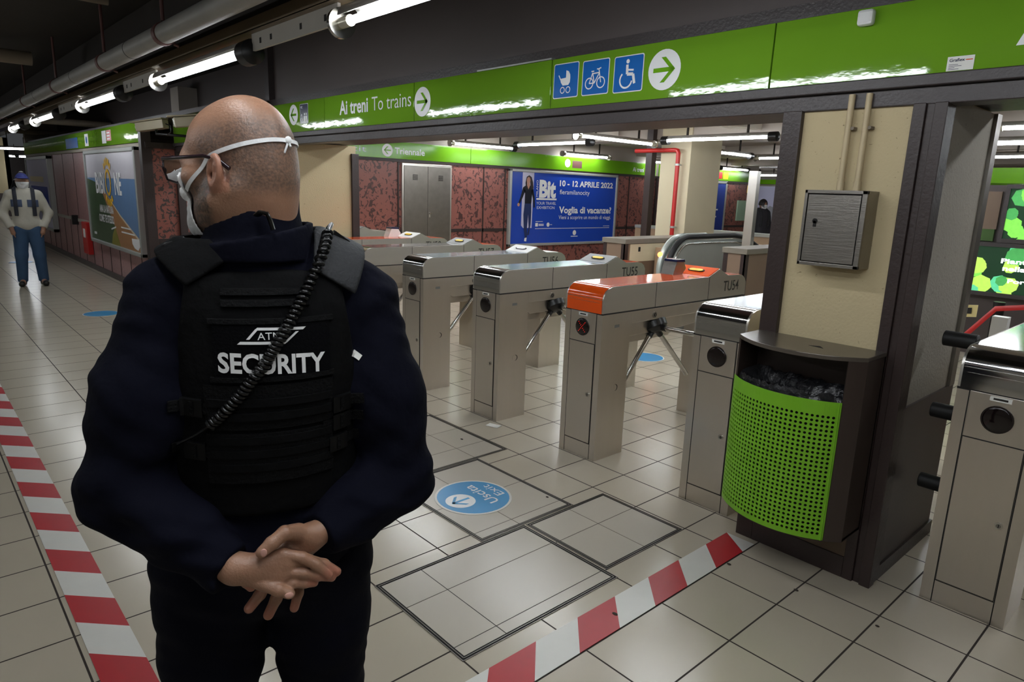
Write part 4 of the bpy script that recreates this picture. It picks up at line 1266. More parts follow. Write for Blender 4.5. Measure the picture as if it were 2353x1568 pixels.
LEAFM = [mat('leaf_' + n, c, emit=.55, emit_rgb=c, var=.35, scale=25) for n, c in (('lime', (110, 190, 70)), ('yellow_green', (160, 205, 80)), ('teal', (80, 180, 130)), ('deep', (60, 140, 70)))]
screen(-2.20, -.9, .735, 1.235, 9.0, 'lower lit screen with green leaves and Piantiamo text through the right opening', 4, [('Piantiamo', .20, .66, .052, .46), ('nella grande', .22, .50, .052, .55), ('Portiamo', .27, .24, .045, .4)])
screen(-1.97, -.9, 1.33, 1.86, 9.0, 'upper lit screen with green leaves through the right opening', 9)
b = MB(); b.box(-2.34, -.8, 9.1, 9.24, 0, 1.9); b.box(-2.3, -2.06, 9.07, 9.1, 1.42, 1.83, 1); b.box(-2.34, -2.07, 9.06, 9.1, 1.29, 1.42, 2)
tag(b.build('screen_stand', [M['dado'], M['panelbrown'], M['greendark']]), 'dark stand holding the lit leaf screens', 'stand')
b = MB(); b.box(-2.4, -.8, 9.4, 9.44, 1.93, 2.1, 0); tag(b.build('sign_panel', M['green2']), 'green sign strip above the leaf screens in the right opening', 'sign')
b = MB(); b.box(-1.9, -1.2, 9.4, 9.44, 2.62, 2.7); tag(b.build('hanging_sign', mat('teal_sign', (70, 150, 120), .4)), 'teal sign at the top of the right opening', 'sign') 
t = thing('wall_notice', 'small yellow notice low behind the right gate cabinet', 'notice', (-1.92, 7.95, .55))
b = MB(); b.obox((-1.91, 7.95, .63), (.96, .2, .1), (-.2, .96, 0), (0, 0, 1), .075, .01, .06); b.build('plate', mat('notice_yellow', (232, 214, 150), .5), t)
b = MB(); b.obox((-1.95, 7.935, .635), (.96, .2, .1), (-.2, .96, 0), (0, 0, 1), .012, .004, .03); b.obox((-1.9, 7.935, .635), (.96, .2, .1), (-.2, .96, 0), (0, 0, 1), .02, .004, .03); b.build('print', M['darkprint'], t)
b = MB(); b.tube([(-1.72, 6.9, .45), (-1.45, 6.84, .82), (-.5, 6.8, 1.02)], .022, 8, flat=(.2, 1)); tag(b.build('barrier_tape', M['red'], smooth=60), 'red barrier tape strung behind the right gate cabinet', 'tape')
t = thing('barrier_post', 'black barrier post behind the right gate cabinet', 'post', (-1.47, 7.02, 0))
b = MB(); b.cyl((-1.47, 7.02, .02), (-1.47, 7.02, .86), .045, 18); b.build('post', M['black'], t, smooth=50)
b = MB(); b.cyl((-1.47, 7.02, .0), (-1.47, 7.02, .02), .16, 24); b.build('base', M['black'], t, smooth=50)
t = thing('bright_floor_strip', 'white and red strip standing in for the bright floor between rollers and pillar', 'post', (-.93, 4.2, 0))  # added upright strip in place of the bright floor seen past the rollers
b = MB(); b.box(-.90, -.83, 4.2, 4.26, 0, 1.1, 0); b.box(-.902, -.828, 4.198, 4.262, .42, .6, 1); b.build('post', [M['whiteplastic'], M['red']], t)

# ================================================================== CORRIDOR WALL POSTERS
def seaside():
    x0, x1, z0, z1, y = -14.05, -10.72, .54, 2.085, 2.60
    t = thing('billboard', 'seaside billboard with yellow sun between white letters on the corridor wall', 'poster', ((x0 + x1) / 2, y, z0))
    b = MB()
    for a, c, d, e in ((x0, x1, z0, z0 + .06), (x0, x1, z1 - .06, z1), (x0, x0 + .06, z0, z1), (x1 - .06, x1, z0, z1)): b.box(a, c, y - .03, y + .06, d, e)
    b.build('frame', M['frame'], t, bevel=.01)
    b = MB(); b.box(x0 + .05, x1 - .05, y, y + .05, z0 + .05, z1 - .05); b.build('poster_sheet', mat('poster_sky', (196, 192, 200), .25, var=.05), t)
    p = Plane2((0, y - .002, 0), (1, 0, 0), (0, 0, 1), (0, -1, 0))
    X = lambda u: x0 + .06 + (x1 - x0 - .12) * u
    Z = lambda v: z0 + .06 + (z1 - z0 - .12) * v
    def pl(b, pts, l, mi=0): p.poly(b, [(X(u), Z(v)) for u, v in pts], l, mi)
    b = MB()
    pl(b, [(0, 0), (1, 0), (1, .73), (0, .73)], 1, 0)                       # sea
    pl(b, [(.0, 0), (.98, 0), (.62, .3), (.35, .60), (.2, .68), (0, .72)], 2, 1)   # woods
    pl(b, [(.30, .61), (.36, .60), (.66, .34), (1, .09), (1, 0), (.62, 0), (.52, .24)], 3, 2)   # beach
    pl(b, [(.44, 0), (.62, 0), (.54, .2), (.48, .12)], 4, 3)
    pl(b, [(.36, .605), (.66, .35), (1, .12), (1, .09), (.65, .335)], 4, 4)
    b.build('printed_landscape', [mat('print_sea', (96, 128, 168), .3, var=.12), mat('print_woods', (62, 84, 56), .3, var=.45, scale=4), mat('print_sand', (166, 120, 80), .3, var=.15, scale=5), mat('print_moss', (128, 124, 44), .3, var=.3, scale=9), mat('print_foam', (214, 196, 170), .3)], t)
    T_ = lambda *a: letters(t, p, M['white'], *a, bold=.03, l=5)
    T_('BIBI', X(.20), Z(.565), .33, .62); T_('NE', X(.60), Z(.565), .33, .42)
    T_('AMA LA NATURA', X(.24), Z(.345), .12, .95); T_('COME TE STESSO.', X(.21), Z(.235), .12, 1.05)
    b = MB()
    p.line(b, [(X(.46), Z(.17)), (X(.56), Z(.205))], .025, 5)
    p.rect(b, X(.66), Z(.21), X(.84), Z(.225), 5); p.rect(b, X(.66), Z(.16), X(.9), Z(.175), 5)
    p.rect(b, X(.06), Z(.06), X(.12), Z(.09), 5)
    b.build('small_print', M['white'], t)
    b = MB(); p.poly(b, [(X(.84), Z(.125)), (X(.97), Z(.135)), (X(.975), Z(.06)), (X(.94), Z(.015)), (X(.88), Z(.03)), (X(.845), Z(.07))], 5)
    b.build('small_print', M['white'], t)
    b = MB(); cx, cz = X(.475), Z(.565) + .17
    k = 26
    for i in range(k):
        a0, a1 = 2 * PI * i / k, 2 * PI * (i + 1) / k
        p.poly(b, [(cx + .13 * math.cos(a0), cz + .16 * math.sin(a0)), (cx + .18 * math.cos(a0), cz + .21 * math.sin(a0)), (cx + .18 * math.cos(a1), cz + .21 * math.sin(a1)), (cx + .13 * math.cos(a1), cz + .16 * math.sin(a1))], 6)
    for a in list(range(50, 140, 20)) + list(range(230, 320, 20)):
        c, s = math.cos(math.radians(a)), math.sin(math.radians(a))
        p.line(b, [(cx + c * .25, cz + s * .27), (cx + c * .33, cz + s * .38)], .07, 6)
    b.build('printed_sun', mat('print_sun', (240, 186, 40), .3, var=.05), t)
seaside()
t = thing('billboard', 'pale billboard at the far end of the corridor wall, behind the man in the cap', 'poster', (-19.2, 2.6, .45))
b = MB()
for a, c, d, e in ((-20.9, -17.7, .45, .51), (-20.9, -17.7, 2.0, 2.06), (-20.9, -20.84, .45, 2.06), (-17.8, -17.7, .45, 2.06)): b.box(a, c, 2.57, 2.66, d, e)
b.build('frame', M['frame'], t)
b = MB(); b.box(-20.85, -17.75, 2.6, 2.65, .5, 2.02); b.build('poster_sheet', M['posterlav'], t)
b = MB(); p = Plane2((0, 2.598, 0), (1, 0, 0), (0, 0, 1), (0, -1, 0)); p.rect(b, -20.5, 1.0, -18.2, 1.4, 1, 0); p.rect(b, -20.5, 1.5, -18.6, 1.62, 1, 1); b.build('printed_blocks', [M['posterblue'], M['cream']], t)
t = thing('fire_cabinet', 'narrow red fire cabinet below the seaside billboard', 'fire cabinet', (-14.55, 2.6, .26))
b = MB(); b.box(-14.78, -14.36, 2.575, 2.66, .26, .84); b.build('case', M['red'], t, bevel=.006)
b = MB(); b.box(-14.66, -14.5, 2.57, 2.575, .56, .72); b.build('notice', M['paper'], t)
b = MB(); b.box(-15.6, -15.5, 2.56, 2.66, .74, .92); tag(b.build('wall_bracket', M['black']), 'small black bracket on the pink wall left of the fire cabinet', 'bracket')
t = thing('advert_screen', 'bluish lit screen far behind the man in the cap', 'screen', (-26.75, 3.55, 0))
b = MB(); b.obox((-26.73, 3.6, 1.25), (.3, .95, 0), (.95, -.3, 0), (0, 0, 1), .28, .06, .75); b.build('case', M['black'], t)
b = MB(); b.obox((-26.665, 3.58, 1.3), (.3, .95, 0), (.95, -.3, 0), (0, 0, 1), .25, .01, .62); b.build('display', M['screenblue'], t)

# ================================================================== PEOPLE
def skin_mat(name, rgb, beard=None):
    m = mat(name, rgb, rough=.42, var=.10, scale=38, bump=.12, bscale=260)
    nt = m.node_tree
    b = nt.nodes['Principled BSDF']
    b.inputs['Subsurface Weight'].default_value = .08
    b.inputs['Subsurface Radius'].default_value = (.01, .004, .002)
    src = b.inputs['Base Color'].links[0].from_socket
    for nm, col, fac in (('stubble', (66, 58, 53), .76), ('beard', (70, 60, 52), .9), ('ruddy', (186, 92, 80), .32)):
        a = nd(nt, 'ShaderNodeAttribute', attribute_name=nm)
        n = nd(nt, 'ShaderNodeTexNoise', Scale=230. if nm == 'stubble' else 150., Detail=3.)
        tc = nd(nt, 'ShaderNodeTexCoord'); nt.links.new(tc.outputs['Object'], n.inputs['Vector'])
        mr = nd(nt, 'ShaderNodeMapRange'); mr.inputs[1].default_value = .3; mr.inputs[2].default_value = .62
        mr.inputs[3].default_value = .45 if nm != 'ruddy' else 1.; mr.inputs[4].default_value = 1.
        nt.links.new(n.outputs['Fac'], mr.inputs[0])
        mu = nd(nt, 'ShaderNodeMath', operation='MULTIPLY'); nt.links.new(a.outputs['Fac'], mu.inputs[0]); nt.links.new(mr.outputs[0], mu.inputs[1])
        mu2 = nd(nt, 'ShaderNodeMath', operation='MULTIPLY'); nt.links.new(mu.outputs[0], mu2.inputs[0]); mu2.inputs[1].default_value = fac
        mx = nd(nt, 'ShaderNodeMix', data_type='RGBA'); nt.links.new(mu2.outputs[0], mx.inputs[0]); nt.links.new(src, mx.inputs[6]); mx.inputs[7].default_value = lin(col)
        src = mx.outputs[2]
    nt.links.new(src, b.inputs['Base Color'])
    return m

M['skin'] = skin_mat('skin', (154, 115, 92))
M['navy'] = mat('navy_cloth', (11, 12, 24), rough=.9, var=.2, scale=9, bump=.4, bscale=14, spec=.1)
M['navy2'] = mat('navy_trousers', (11, 12, 23), rough=.9, var=.2, scale=7, bump=.35, bscale=10, spec=.1)
M['vest'] = mat('vest_black', (9, 9, 10), rough=.85, var=.25, scale=14, bump=.3, bscale=30, spec=.12)
M['vestlit'] = mat('vest_black_lit', (33, 34, 37), rough=.7, var=.15, scale=20, bump=.2, bscale=120, spec=.4)  # vest black made lighter: the light caught by the right shoulder pad
M['web'] = mat('webbing', (9, 9, 10), rough=.8, var=.2, bump=.3, bscale=180, spec=.15)
M['patch'] = mat('patch_cloth', (7, 7, 9), rough=.9, var=.2, bump=.25, bscale=220, spec=.08)
M['bucklebl'] = mat('buckle_black', (9, 9, 10), rough=.5, var=.1, spec=.2)
M['coil'] = mat('coil_cord', (14, 14, 15), rough=.28, var=.1)
M['maskw'] = mat('white_mask', (226, 226, 226), rough=.7, var=.04, bump=.1, bscale=90)
M['glassrim'] = mat('glasses_rim', (36, 22, 28), rough=.2, var=.1)
M['nail'] = mat('fingernail', (214, 164, 150), rough=.25, var=.05)
M['shoe'] = mat('black_leather', (20, 19, 19), rough=.4, var=.15)
def lens_mat():
    m = mat('glasses_lens', (235, 240, 248), rough=.02, var=0)
    nt = m.node_tree
    tr = nd(nt, 'ShaderNodeBsdfTransparent'); gl = nd(nt, 'ShaderNodeBsdfGlossy', Roughness=.02)
    fr = nd(nt, 'ShaderNodeFresnel', IOR=1.5); ms = nd(nt, 'ShaderNodeMixShader')
    nt.links.new(fr.outputs[0], ms.inputs[0]); nt.links.new(tr.outputs[0], ms.inputs[1]); nt.links.new(gl.outputs[0], ms.inputs[2])
    nt.links.new(ms.outputs[0], nt.nodes['Material Output'].inputs['Surface'])
    return m
M['glasslens'] = lens_mat()

def guard():
    S = 1.056
    g = thing('person', 'security guard seen from behind, bald, white mask, navy jacket, black SECURITY vest', 'person', (-1.267, .486, 1.65 * (1 - S)), math.radians(70), scale=S, org=False)
    fz = .0875                                # floor in these units
    # ---- head frame: turned to the left
    ph = math.radians(52)
    hx = np.array((math.cos(ph), math.sin(ph), 0)); hy = np.array((-math.sin(ph), math.cos(ph), 0)); hz = np.array((0, 0, 1.))
    tl = math.radians(4)
    hy, hz = hy * math.cos(tl) - hz * math.sin(tl), hz * math.cos(tl) + hy * math.sin(tl)
    HR = np.stack([hx, hy, hz], 1)            # columns: axes
    H0 = np.array((-.004, .006, 1.68))
    toH = lambda P: (P - H0) @ HR
    fromH = lambda q: H0 + np.asarray(q) @ HR.T
    def headf(P, ears=True):
        q = toH(P)
        d = ell(q, (0, -.010, .036), (.0675, .0815, .0765))
        d = smin(d, ell(q, (0, -.026, .0), (.064, .066, .064)), .03)
        d = smin(d, ell(q, (0, .035, -.03), (.056, .054, .083)), .03)
        d = smin(d, ell(q, (0, .038, .035), (.057, .048, .052)), .03)
        for s in (-1, 1):
            d = smin(d, cap(q, (s * .054, .012, -.062), (s * .018, .074, -.098), .02, .018), .045)
            d = smin(d, ell(q, (s * .046, .066, -.02), (.017, .018, .014)), .03)      # cheekbone
        d = smin(d, ell(q, (0, .083, -.097), (.02, .017, .017)), .03)
        d = smin(d, cap(q, (-.03, .083, .012), (.03, .083, .012), .012), .03)
        for s in (-1, 1): d = smax(d, -ell(q, (s * .032, .103, -.006), (.016, .013, .011)), .012)
        d = smin(d, cap(q, (0, .092, -.002), (0, .115, -.042), .008, .0125), .016)
        for s in (-1, 1): d = smin(d, ell(q, (s * .012, .1, -.045), (.009, .011, .008)), .01)
        d = smin(d, ell(q, (0, .092, -.067), (.024, .012, .006)), .008)
        d = smin(d, ell(q, (0, .09, -.077), (.021, .012, .0065)), .008)
        d = np.where(d < .02, d, d)
        # neck
        n0 = fromH((0, -.035, -.04)); 
        d = smin(d, cap(P, n0, (.010, .018, 1.48), .058, .066), .03)
        d = smin(d, cap(P, fromH((-.025, -.052, -.06)), fromH((.025, -.052, -.06)), .015), .03)
        d = smin(d, cap(P, fromH((-.06, -.02, -.045)), (-.035, .03, 1.5), .016, .02), .035)   # neck tendon
        if ears:
            for s in (-1, 1):
                c = np.array((s * .0745, .0, -.019))
                ca, sa = math.cos(.36), math.sin(.36)
                n = np.array((s * ca, sa, .0)); n /= np.linalg.norm(n)
                f_ = np.cross((0, 0, 1), n); f_ /= np.linalg.norm(f_)
                u = np.cross(n, f_)
                k = math.radians(12) * s
                f2 = f_ * math.cos(k) + u * math.sin(k); u2 = u * math.cos(k) - f_ * math.sin(k)
                E = np.stack([n, f2, u2], 1)
                e = q - (c + n * .006 + np.array((0, -.008, 0)))
                L = e @ E
                taper = 1 - .26 * np.clip(-(L[:, 2] + .004) / .03, 0, 1)
                L2 = np.stack([L[:, 0], L[:, 1] / taper, L[:, 2]], 1)
                ear = ell(L2, (0, 0, 0), (.0100, .0190, .0335))
                ear = smax(ear, -ell(L2, (.0105, .001, .006), (.0085, .0125, .0225)), .003)
                ear = smax(ear, -cap(P * 0 + L2, (.010, .004 * s, -.004), (-.006, .005 * s, -.004), .0062), .003)
                ear = smin(ear, cap(L2, (.003, -.003 * s, -.010), (.003, -.004 * s, .014), .0035), .005)
                d = smin(d, ear, .004)
        return d
    # ---- hands
    def rhand(P):
        w0 = (.102, -.145, 1.054)
        K = [(-.012, -.158, 1.026), (.008, -.160, 1.010), (.029, -.158, .998), (.049, -.153, .994)]
        d = chain(P, [w0, (.078, -.148, 1.045)], [.023, .022])
        for k, r in zip(K, (.0105, .0105, .0105, .0098)): d = smin(d, cap(P, (.075, -.150, 1.043), k, .016, r), .014)
        d = smin(d, cap(P, (.078, -.155, 1.052), (.040, -.170, 1.068), .017, .0130), .014)
        fs = [([K[0], (-.030, -.162, 1.004), (-.034, -.172, .992), (-.027, -.180, .986)], [.0104, .0100, .0094, .0084]),
              ([K[1], (.001, -.166, .984), (-.014, -.170, .962), (-.032, -.177, .944)], [.0108, .0104, .0097, .0086]),
              ([K[2], (.024, -.163, .972), (.012, -.168, .947), (-.002, -.176, .924)], [.0108, .0104, .0097, .0086]),
              ([K[3], (.054, -.158, .972), (.049, -.164, .948), (.041, -.171, .925)], [.0100, .0094, .0088, .0078]),
              ([(.053, -.163, 1.066), (.030, -.182, 1.076), (.008, -.192, 1.066), (-.008, -.197, 1.055)], [.0140, .0122, .0112, .0096])]
        for p, r in fs: d = smin(d, chain(P, p, r, .004), .004)
        return d
    def lhand(P):
        w0 = (-.080, -.158, 1.022)
        K = [(.026, -.186, 1.039), (.030, -.190, 1.024), (.028, -.193, 1.008), (.018, -.193, .995)]
        d = chain(P, [w0, (-.05, -.173, 1.021)], [.019, .023])
        for k, r in zip(K, (.0102, .0105, .0105, .0100)): d = smin(d, cap(P, (-.05, -.175, 1.021), k, .018, r), .016)
        fs = [([K[0], (.056, -.192, 1.031), (.078, -.196, 1.016), (.098, -.198, .994)], [.0102, .0098, .0092, .0080]),
              ([K[1], (.064, -.184, 1.021), (.092, -.182, 1.006), (.113, -.184, .989)], [.0102, .0098, .0092, .0082]),
              ([K[2], (.056, -.196, 1.004), (.080, -.194, .993), (.104, -.188, .982)], [.0098, .0092, .0085, .0075]),
              ([K[3], (.040, -.198, .990), (.058, -.196, .9845), (.074, -.192, .980)], [.0092, .0086, .0080, .0072]),
              ([(-.032, -.184, 1.006), (-.006, -.197, .996), (.015, -.208, .988), (.032, -.212, .980)], [.0140, .0112, .0106, .0092])]
        for p, r in fs: d = smin(d, chain(P, p, r, .004), .0035)
        return d
    # ---- clothing
    LSH, LEL, LWR = (-.135, .02, 1.435), (-.222, -.03, 1.125), (-.058, -.160, 1.018)
    RSH, REL, RWR = (.192, .02, 1.425), (.255, -.03, 1.085), (.092, -.142, 1.042)
    def torsof(P):
        d = ell(P, (.026, .02, 1.365), (.165, .130, .185))
        d = smin(d, ell(P, (.015, .03, 1.16), (.165, .142, .21)), .08)
        d = smin(d, ell(P, (.012, .03, .975), (.184, .148, .13)), .08)
        d = smin(d, cap(P, (-.10, .02, 1.452), (.158, .02, 1.446), .066), .06)
        d = smin(d, cap(P, (.0, .018, 1.54), (-.095, .015, 1.462), .05, .052), .05)
        d = smin(d, cap(P, (.024, .018, 1.54), (.15, .015, 1.465), .05, .052), .05)
        return d
    def folds(P, amp=1.):
        x, y, z = P.T
        a = np.sin(46 * z + 20 * x + 2.2 * np.sin(17 * x + 9 * z)) * np.sin(9 * z - 14 * x + 1.3)
        b = np.sin(80 * z - 36 * x + 3 * np.sin(12 * z)) * .45
        c = np.sin(120 * z + 50 * x + 4 * np.sin(20 * y + 9 * z)) * np.sin(21 * x + 15 * z) * .35
        return .0042 * amp * (a + b + c)
    def jacketf(P):
        d = torsof(P)
        arms = None
        for s, e, w_ in ((LSH, LEL, LWR), (RSH, REL, RWR)):
            m = tuple((np.array(s) + e) / 2)
            a = chain(P, [s, m, e], [.078, .079, .068], .05)
            a = smin(a, chain(P, [e, tuple((np.array(e) * .5 + np.array(w_) * .5)), w_], [.066, .055, .044], .04), .035)
            wv = np.array(w_); ax = wv - np.array(e); ax /= np.linalg.norm(ax)
            a = smax(a, (P - wv) @ ax - .004, .006)                 # open cuff
            arms = a if arms is None else np.minimum(arms, a)
        near = np.clip(1 - np.abs(arms) / .03, 0, 1)
        arms = arms + folds(P) * near * 1.15
        d = smin(d, arms, .03)
        # bunched seam at the armholes
        d = smax(d, .935 - .02 * (P[:, 0]) - P[:, 2], .012)
        # stand collar
        zt = 1.604 + .36 * (P[:, 0] - .005) - .12 * (P[:, 1] + .05)
        t_ = np.clip((P[:, 2] - 1.49) / .11, 0, 1)
        cx, cy = .013 - .004 * t_, .014 + .004 * t_
        rad = np.sqrt(((P[:, 0] - cx) / 1.0) ** 2 + ((P[:, 1] - cy) / 1.12) ** 2)
        cr = .0865 - .0125 * t_
        col = np.maximum(np.maximum(np.abs(rad - cr) - .0052, P[:, 2] - zt), 1.5 - P[:, 2])
        d = smin(d, col, .012)
        d = smin(d, np.maximum(np.maximum(np.abs(rad - .0945) - .006, P[:, 2] - 1.562 - .2 * P[:, 0]), 1.52 - P[:, 2]), .008)
        hole = np.maximum(rad - (cr - .0055), 1.515 - P[:, 2])
        return smax(d, -hole, .006)
    def vestf(P):
        x, y, z = P.T
        d = torsof(P) - .016
        c = .021
        half = np.interp(z, [1.08, 1.2, 1.3, 1.40, 1.47, 1.53], [.158, .160, .155, .140, .128, .120])
        d = smax(d, np.abs(x - c) - half, .012)
        d = smax(d, z - (1.512 - .12 * np.abs(x - c)), .01)
        low = 1.085 - .03 * np.abs(x - c)
        return smax(d, low - z, .01)
    def legsf(P):
        d = None
        for hip, kn, an, r in (((-.098, .03, .93), (-.112, .055, .54), (-.125, .03, .165), (.108, .078, .062)), ((.105, .03, .93), (.108, .055, .54), (.125, .03, .165), (.110, .080, .062))):
            e = chain(P, [hip, tuple((np.array(hip) + kn) / 2), kn, tuple((np.array(kn) + an) / 2), an], [r[0], .097, r[1], .074, r[2]], .03)
            d = e if d is None else smin(d, e, .02)
        d = smin(d, ell(P, (.006, .03, .93), (.165, .128, .12)), .04)
        d = d + folds(P, .8) * np.clip(1 - np.abs(d) / .03, 0, 1)
        d = smax(d, .125 - P[:, 2], .008)
        return smax(d, P[:, 2] - 1.0, .01)
    # ---- body under the clothes: one mesh (torso, arms, legs, neck, head; hands finer)
    def bodyf(P):
        d = torsof(P) + .03
        for s, e, w_ in ((LSH, LEL, (-.095, -.135, 1.042)), (RSH, REL, (.112, -.135, 1.058))):
            d = smin(d, chain(P, [s, e, w_], [.055, .043, .022], .02), .03)
        for hip, kn, an in (((-.098, .03, .93), (-.112, .055, .54), (-.125, .03, .17)), ((.105, .03, .93), (.108, .055, .54), (.125, .03, .17))):
            d = smin(d, chain(P, [hip, kn, an, (an[0], an[1] + .1, .115)], [.085, .058, .038, .028], .02), .03)
        return smin(d, cap(P, (.012, .018, 1.56), (.015, .02, 1.40), .055, .06), .03)
    hv = sdf_mesh(headf, (-.17, -.15, 1.46), (.15, .17, 1.81), .0028)
    bv = sdf_mesh(bodyf, (-.34, -.26, .085), (.38, .24, 1.56), .009)
    rv = sdf_mesh(rhand, (-.06, -.23, .90), (.14, -.10, 1.11), .0021)
    lv = sdf_mesh(lhand, (-.12, -.24, .94), (.14, -.12, 1.08), .0021)
    ss = lambda a, b, x: np.clip((x - a) / (b - a), 0, 1) ** 2 * (3 - 2 * np.clip((x - a) / (b - a), 0, 1))
    def stubble(V):
        q = toH(V)
        top = .062 - .30 * np.clip(q[:, 1] + .02, -.03, .2)          # hairline: low at the front
        on = (1 - ss(top - .02, top + .025, q[:, 2])) * ss(-.066, -.035, q[:, 2]) * (1 - ss(.028, .05, q[:, 1]))
        head = (V[:, 2] > 1.5).astype(float)
        ear = (np.abs(q[:, 0]) > .079).astype(float)
        return on * head * (1 - ear)
    def beard(V):
        q = toH(V)
        on = ss(-.004, .016, q[:, 1] + .25 * (q[:, 2] + .05)) * (1 - ss(-.035, -.018, q[:, 2] + .15 * np.clip(q[:, 1] - .05, 0, 1))) * ss(-.15, -.12, q[:, 2])
        return on * (V[:, 2] > 1.5) * (np.abs(q[:, 0]) < .078)
    def ruddy(V):
        tips = [(-.024, -.185, .984), (-.031, -.176, .945), (-.001, -.175, .926), (.041, -.170, .927), (.112, -.186, .99), (.098, -.196, .995), (.102, -.188, .984), (.074, -.194, .981)]
        r_ = np.zeros(len(V))
        for t_ in tips: r_ = np.maximum(r_, 1 - ss(.005, .026, np.linalg.norm(V - np.array(t_), axis=1)))
        q = toH(V)
        r_ = np.maximum(r_, .45 * ss(.072, .078, np.abs(q[:, 0])) * (np.abs(q[:, 2] + .013) < .036) * (np.abs(q[:, 1]) < .03))
        return r_
    sdf_obj('body', [hv, bv, rv, lv], M['skin'], g, {'stubble': stubble, 'beard': beard, 'ruddy': ruddy})
    for s in (-1, 1):
        e = MB(); c = fromH((s * .032, .078, -.005)); e.ball(c, .0125, 16); e.ball(c + HR @ np.array((0, .0105, 0)), .006, 10, 1)
        e.build('eye', [M['whiteplastic'], M['darkprint']], g, smooth=180)
    for c, sc in (((-.005, -.2060, 1.0585), (.0056, .002, .0075)), ((.031, -.2205, .9820), (.0076, .002, .0055))):
        e = MB(); e.ball(c, sc, 14); e.build('fingernail', M['nail'], g, smooth=180)
    sdf_obj('jacket', [sdf_mesh(jacketf, (-.34, -.27, .91), (.38, .24, 1.65), .0045)], M['navy'], g)
    sdf_obj('trousers', [sdf_mesh(legsf, (-.26, -.16, .11), (.27, .22, 1.02), .006)], M['navy2'], g)
    for x in (-.125, .125):
        def shoef(P, x=x):
            d = cap(P, (x, -.03, fz + .04), (x + .02 * np.sign(x), .16, fz + .032), .042, .04)
            d = smin(d, cap(P, (x, .0, fz + .05), (x, .02, fz + .10), .045, .05), .03)
            return smax(d, fz - P[:, 2], .004)
        sdf_obj('shoe', [sdf_mesh(shoef, (x - .1, -.12, fz - .01), (x + .1, .25, fz + .16), .006)], M['shoe'], g)
    # ---- vest and what is sewn on it
    vest = sdf_obj('vest', [sdf_mesh(vestf, (-.17, -.17, 1.05), (.22, .21, 1.53), .0045)], M['vest'], g)
    outer = lambda P: np.minimum(vestf(P), jacketf(P))
    def drape_box(name, m, x0, x1, z0, z1, lift, n=14, mz=8, rot=0., par=g, edge=True):
        """padded panel lying on the back"""
        b = MB()
        us, vs_ = np.linspace(0, 1, n + 1), np.linspace(0, 1, mz + 1)
        cx, cz = (x0 + x1) / 2, (z0 + z1) / 2
        X, Z = [], []
        for v in vs_:
            for u in us:
                a, c = x0 + (x1 - x0) * u - cx, z0 + (z1 - z0) * v - cz
                X.append(cx + a * math.cos(rot) - c * math.sin(rot)); Z.append(cz + a * math.sin(rot) + c * math.cos(rot))
        Y = march(outer, np.array(X), np.array(Z))
        out = [(x, y - lift, z) for x, y, z in zip(X, Y, Z)]
        inn = [(x, y + .006, z) for x, y, z in zip(X, Y, Z)]
        k = len(out); w_ = n + 1
        fs = [(j * w_ + i, j * w_ + i + 1, (j + 1) * w_ + i + 1, (j + 1) * w_ + i) for j in range(mz) for i in range(n)]
        rim = [i for i in range(w_)] + [j * w_ + n for j in range(1, mz + 1)] + [mz * w_ + i for i in range(n - 1, -1, -1)] + [j * w_ for j in range(mz - 1, 0, -1)]
        fs += [(rim[i], rim[(i + 1) % len(rim)], k + rim[(i + 1) % len(rim)], k + rim[i]) for i in range(len(rim))]
        fs += [tuple(k + q for q in reversed(f)) for f in fs[:n * mz]]
        b.add(out + inn, fs)
        return b.build(name, m, par, smooth=45)
    def padf(poly, y1=.09, lift=.02):
        def f(P):
            d = np.abs(torsof(P) - lift) - .0055
            c = convex2(P[:, 0], P[:, 2], poly)
            d = smax(d, c, .006)
            return smax(d, P[:, 1] - y1, .006)
        return f
    pr = [(.098, 1.508), (.170, 1.462), (.196, 1.522), (.205, 1.55), (.15, 1.585), (.108, 1.572)]
    plp = [(-.112, 1.474), (-.038, 1.522), (-.060, 1.556), (-.12, 1.556), (-.155, 1.535), (-.148, 1.528)]
    sdf_obj('shoulder_pad', [sdf_mesh(padf(pr, .09, .019), (.08, -.16, 1.44), (.22, .12, 1.62), .0035)], M['vestlit'], g)
    sdf_obj('shoulder_pad', [sdf_mesh(padf(plp, .09, .019), (-.17, -.16, 1.45), (-.02, .12, 1.62), .0035)], M['vest'], g)
    pt = drape_box('patch', M['patch'], -.066, .121, 1.332, 1.43, .005, 18, 8)
    drape_box('patch_border', M['web'], -.072, .127, 1.424, 1.432, .007, 18, 2); drape_box('patch_border', M['web'], -.072, .127, 1.328, 1.336, .007, 18, 2)
    # white lettering laid on the patch
    fl = Plane2((0, 0, 0), (1, 0, 0), (0, 0, 1), (0, -1, 0))
    def sewn(V, F):
        b = MB().add([(x, 0, z) for x, z in V], F)
        A = np.array(b.v); Y = march(outer, A[:, 0], A[:, 2]) - .0066
        b.v = [(x, y, z) for (x, _, z), y in zip(A, Y)]
        return b
    V, F = text2d('SECURITY', .03)
    sx = .170 / (V[:, 0].max() - V[:, 0].min()); U = (V[:, 0] - V[:, 0].min()) * sx
    sewn(list(zip(-.059 + U, 1.3465 + V[:, 1] * .033 - U * .05)), F).build('lettering', M['white'], pt)
    V, F = text2d('ATM', .0)
    sx = .036 / (V[:, 0].max() - V[:, 0].min())
    sewn([(.003 + (a - V[:, 0].min()) * sx, 1.3985 + c * .0125) for a, c in V], F).build('lettering', M['white'], pt)
    VV, FF = [], []
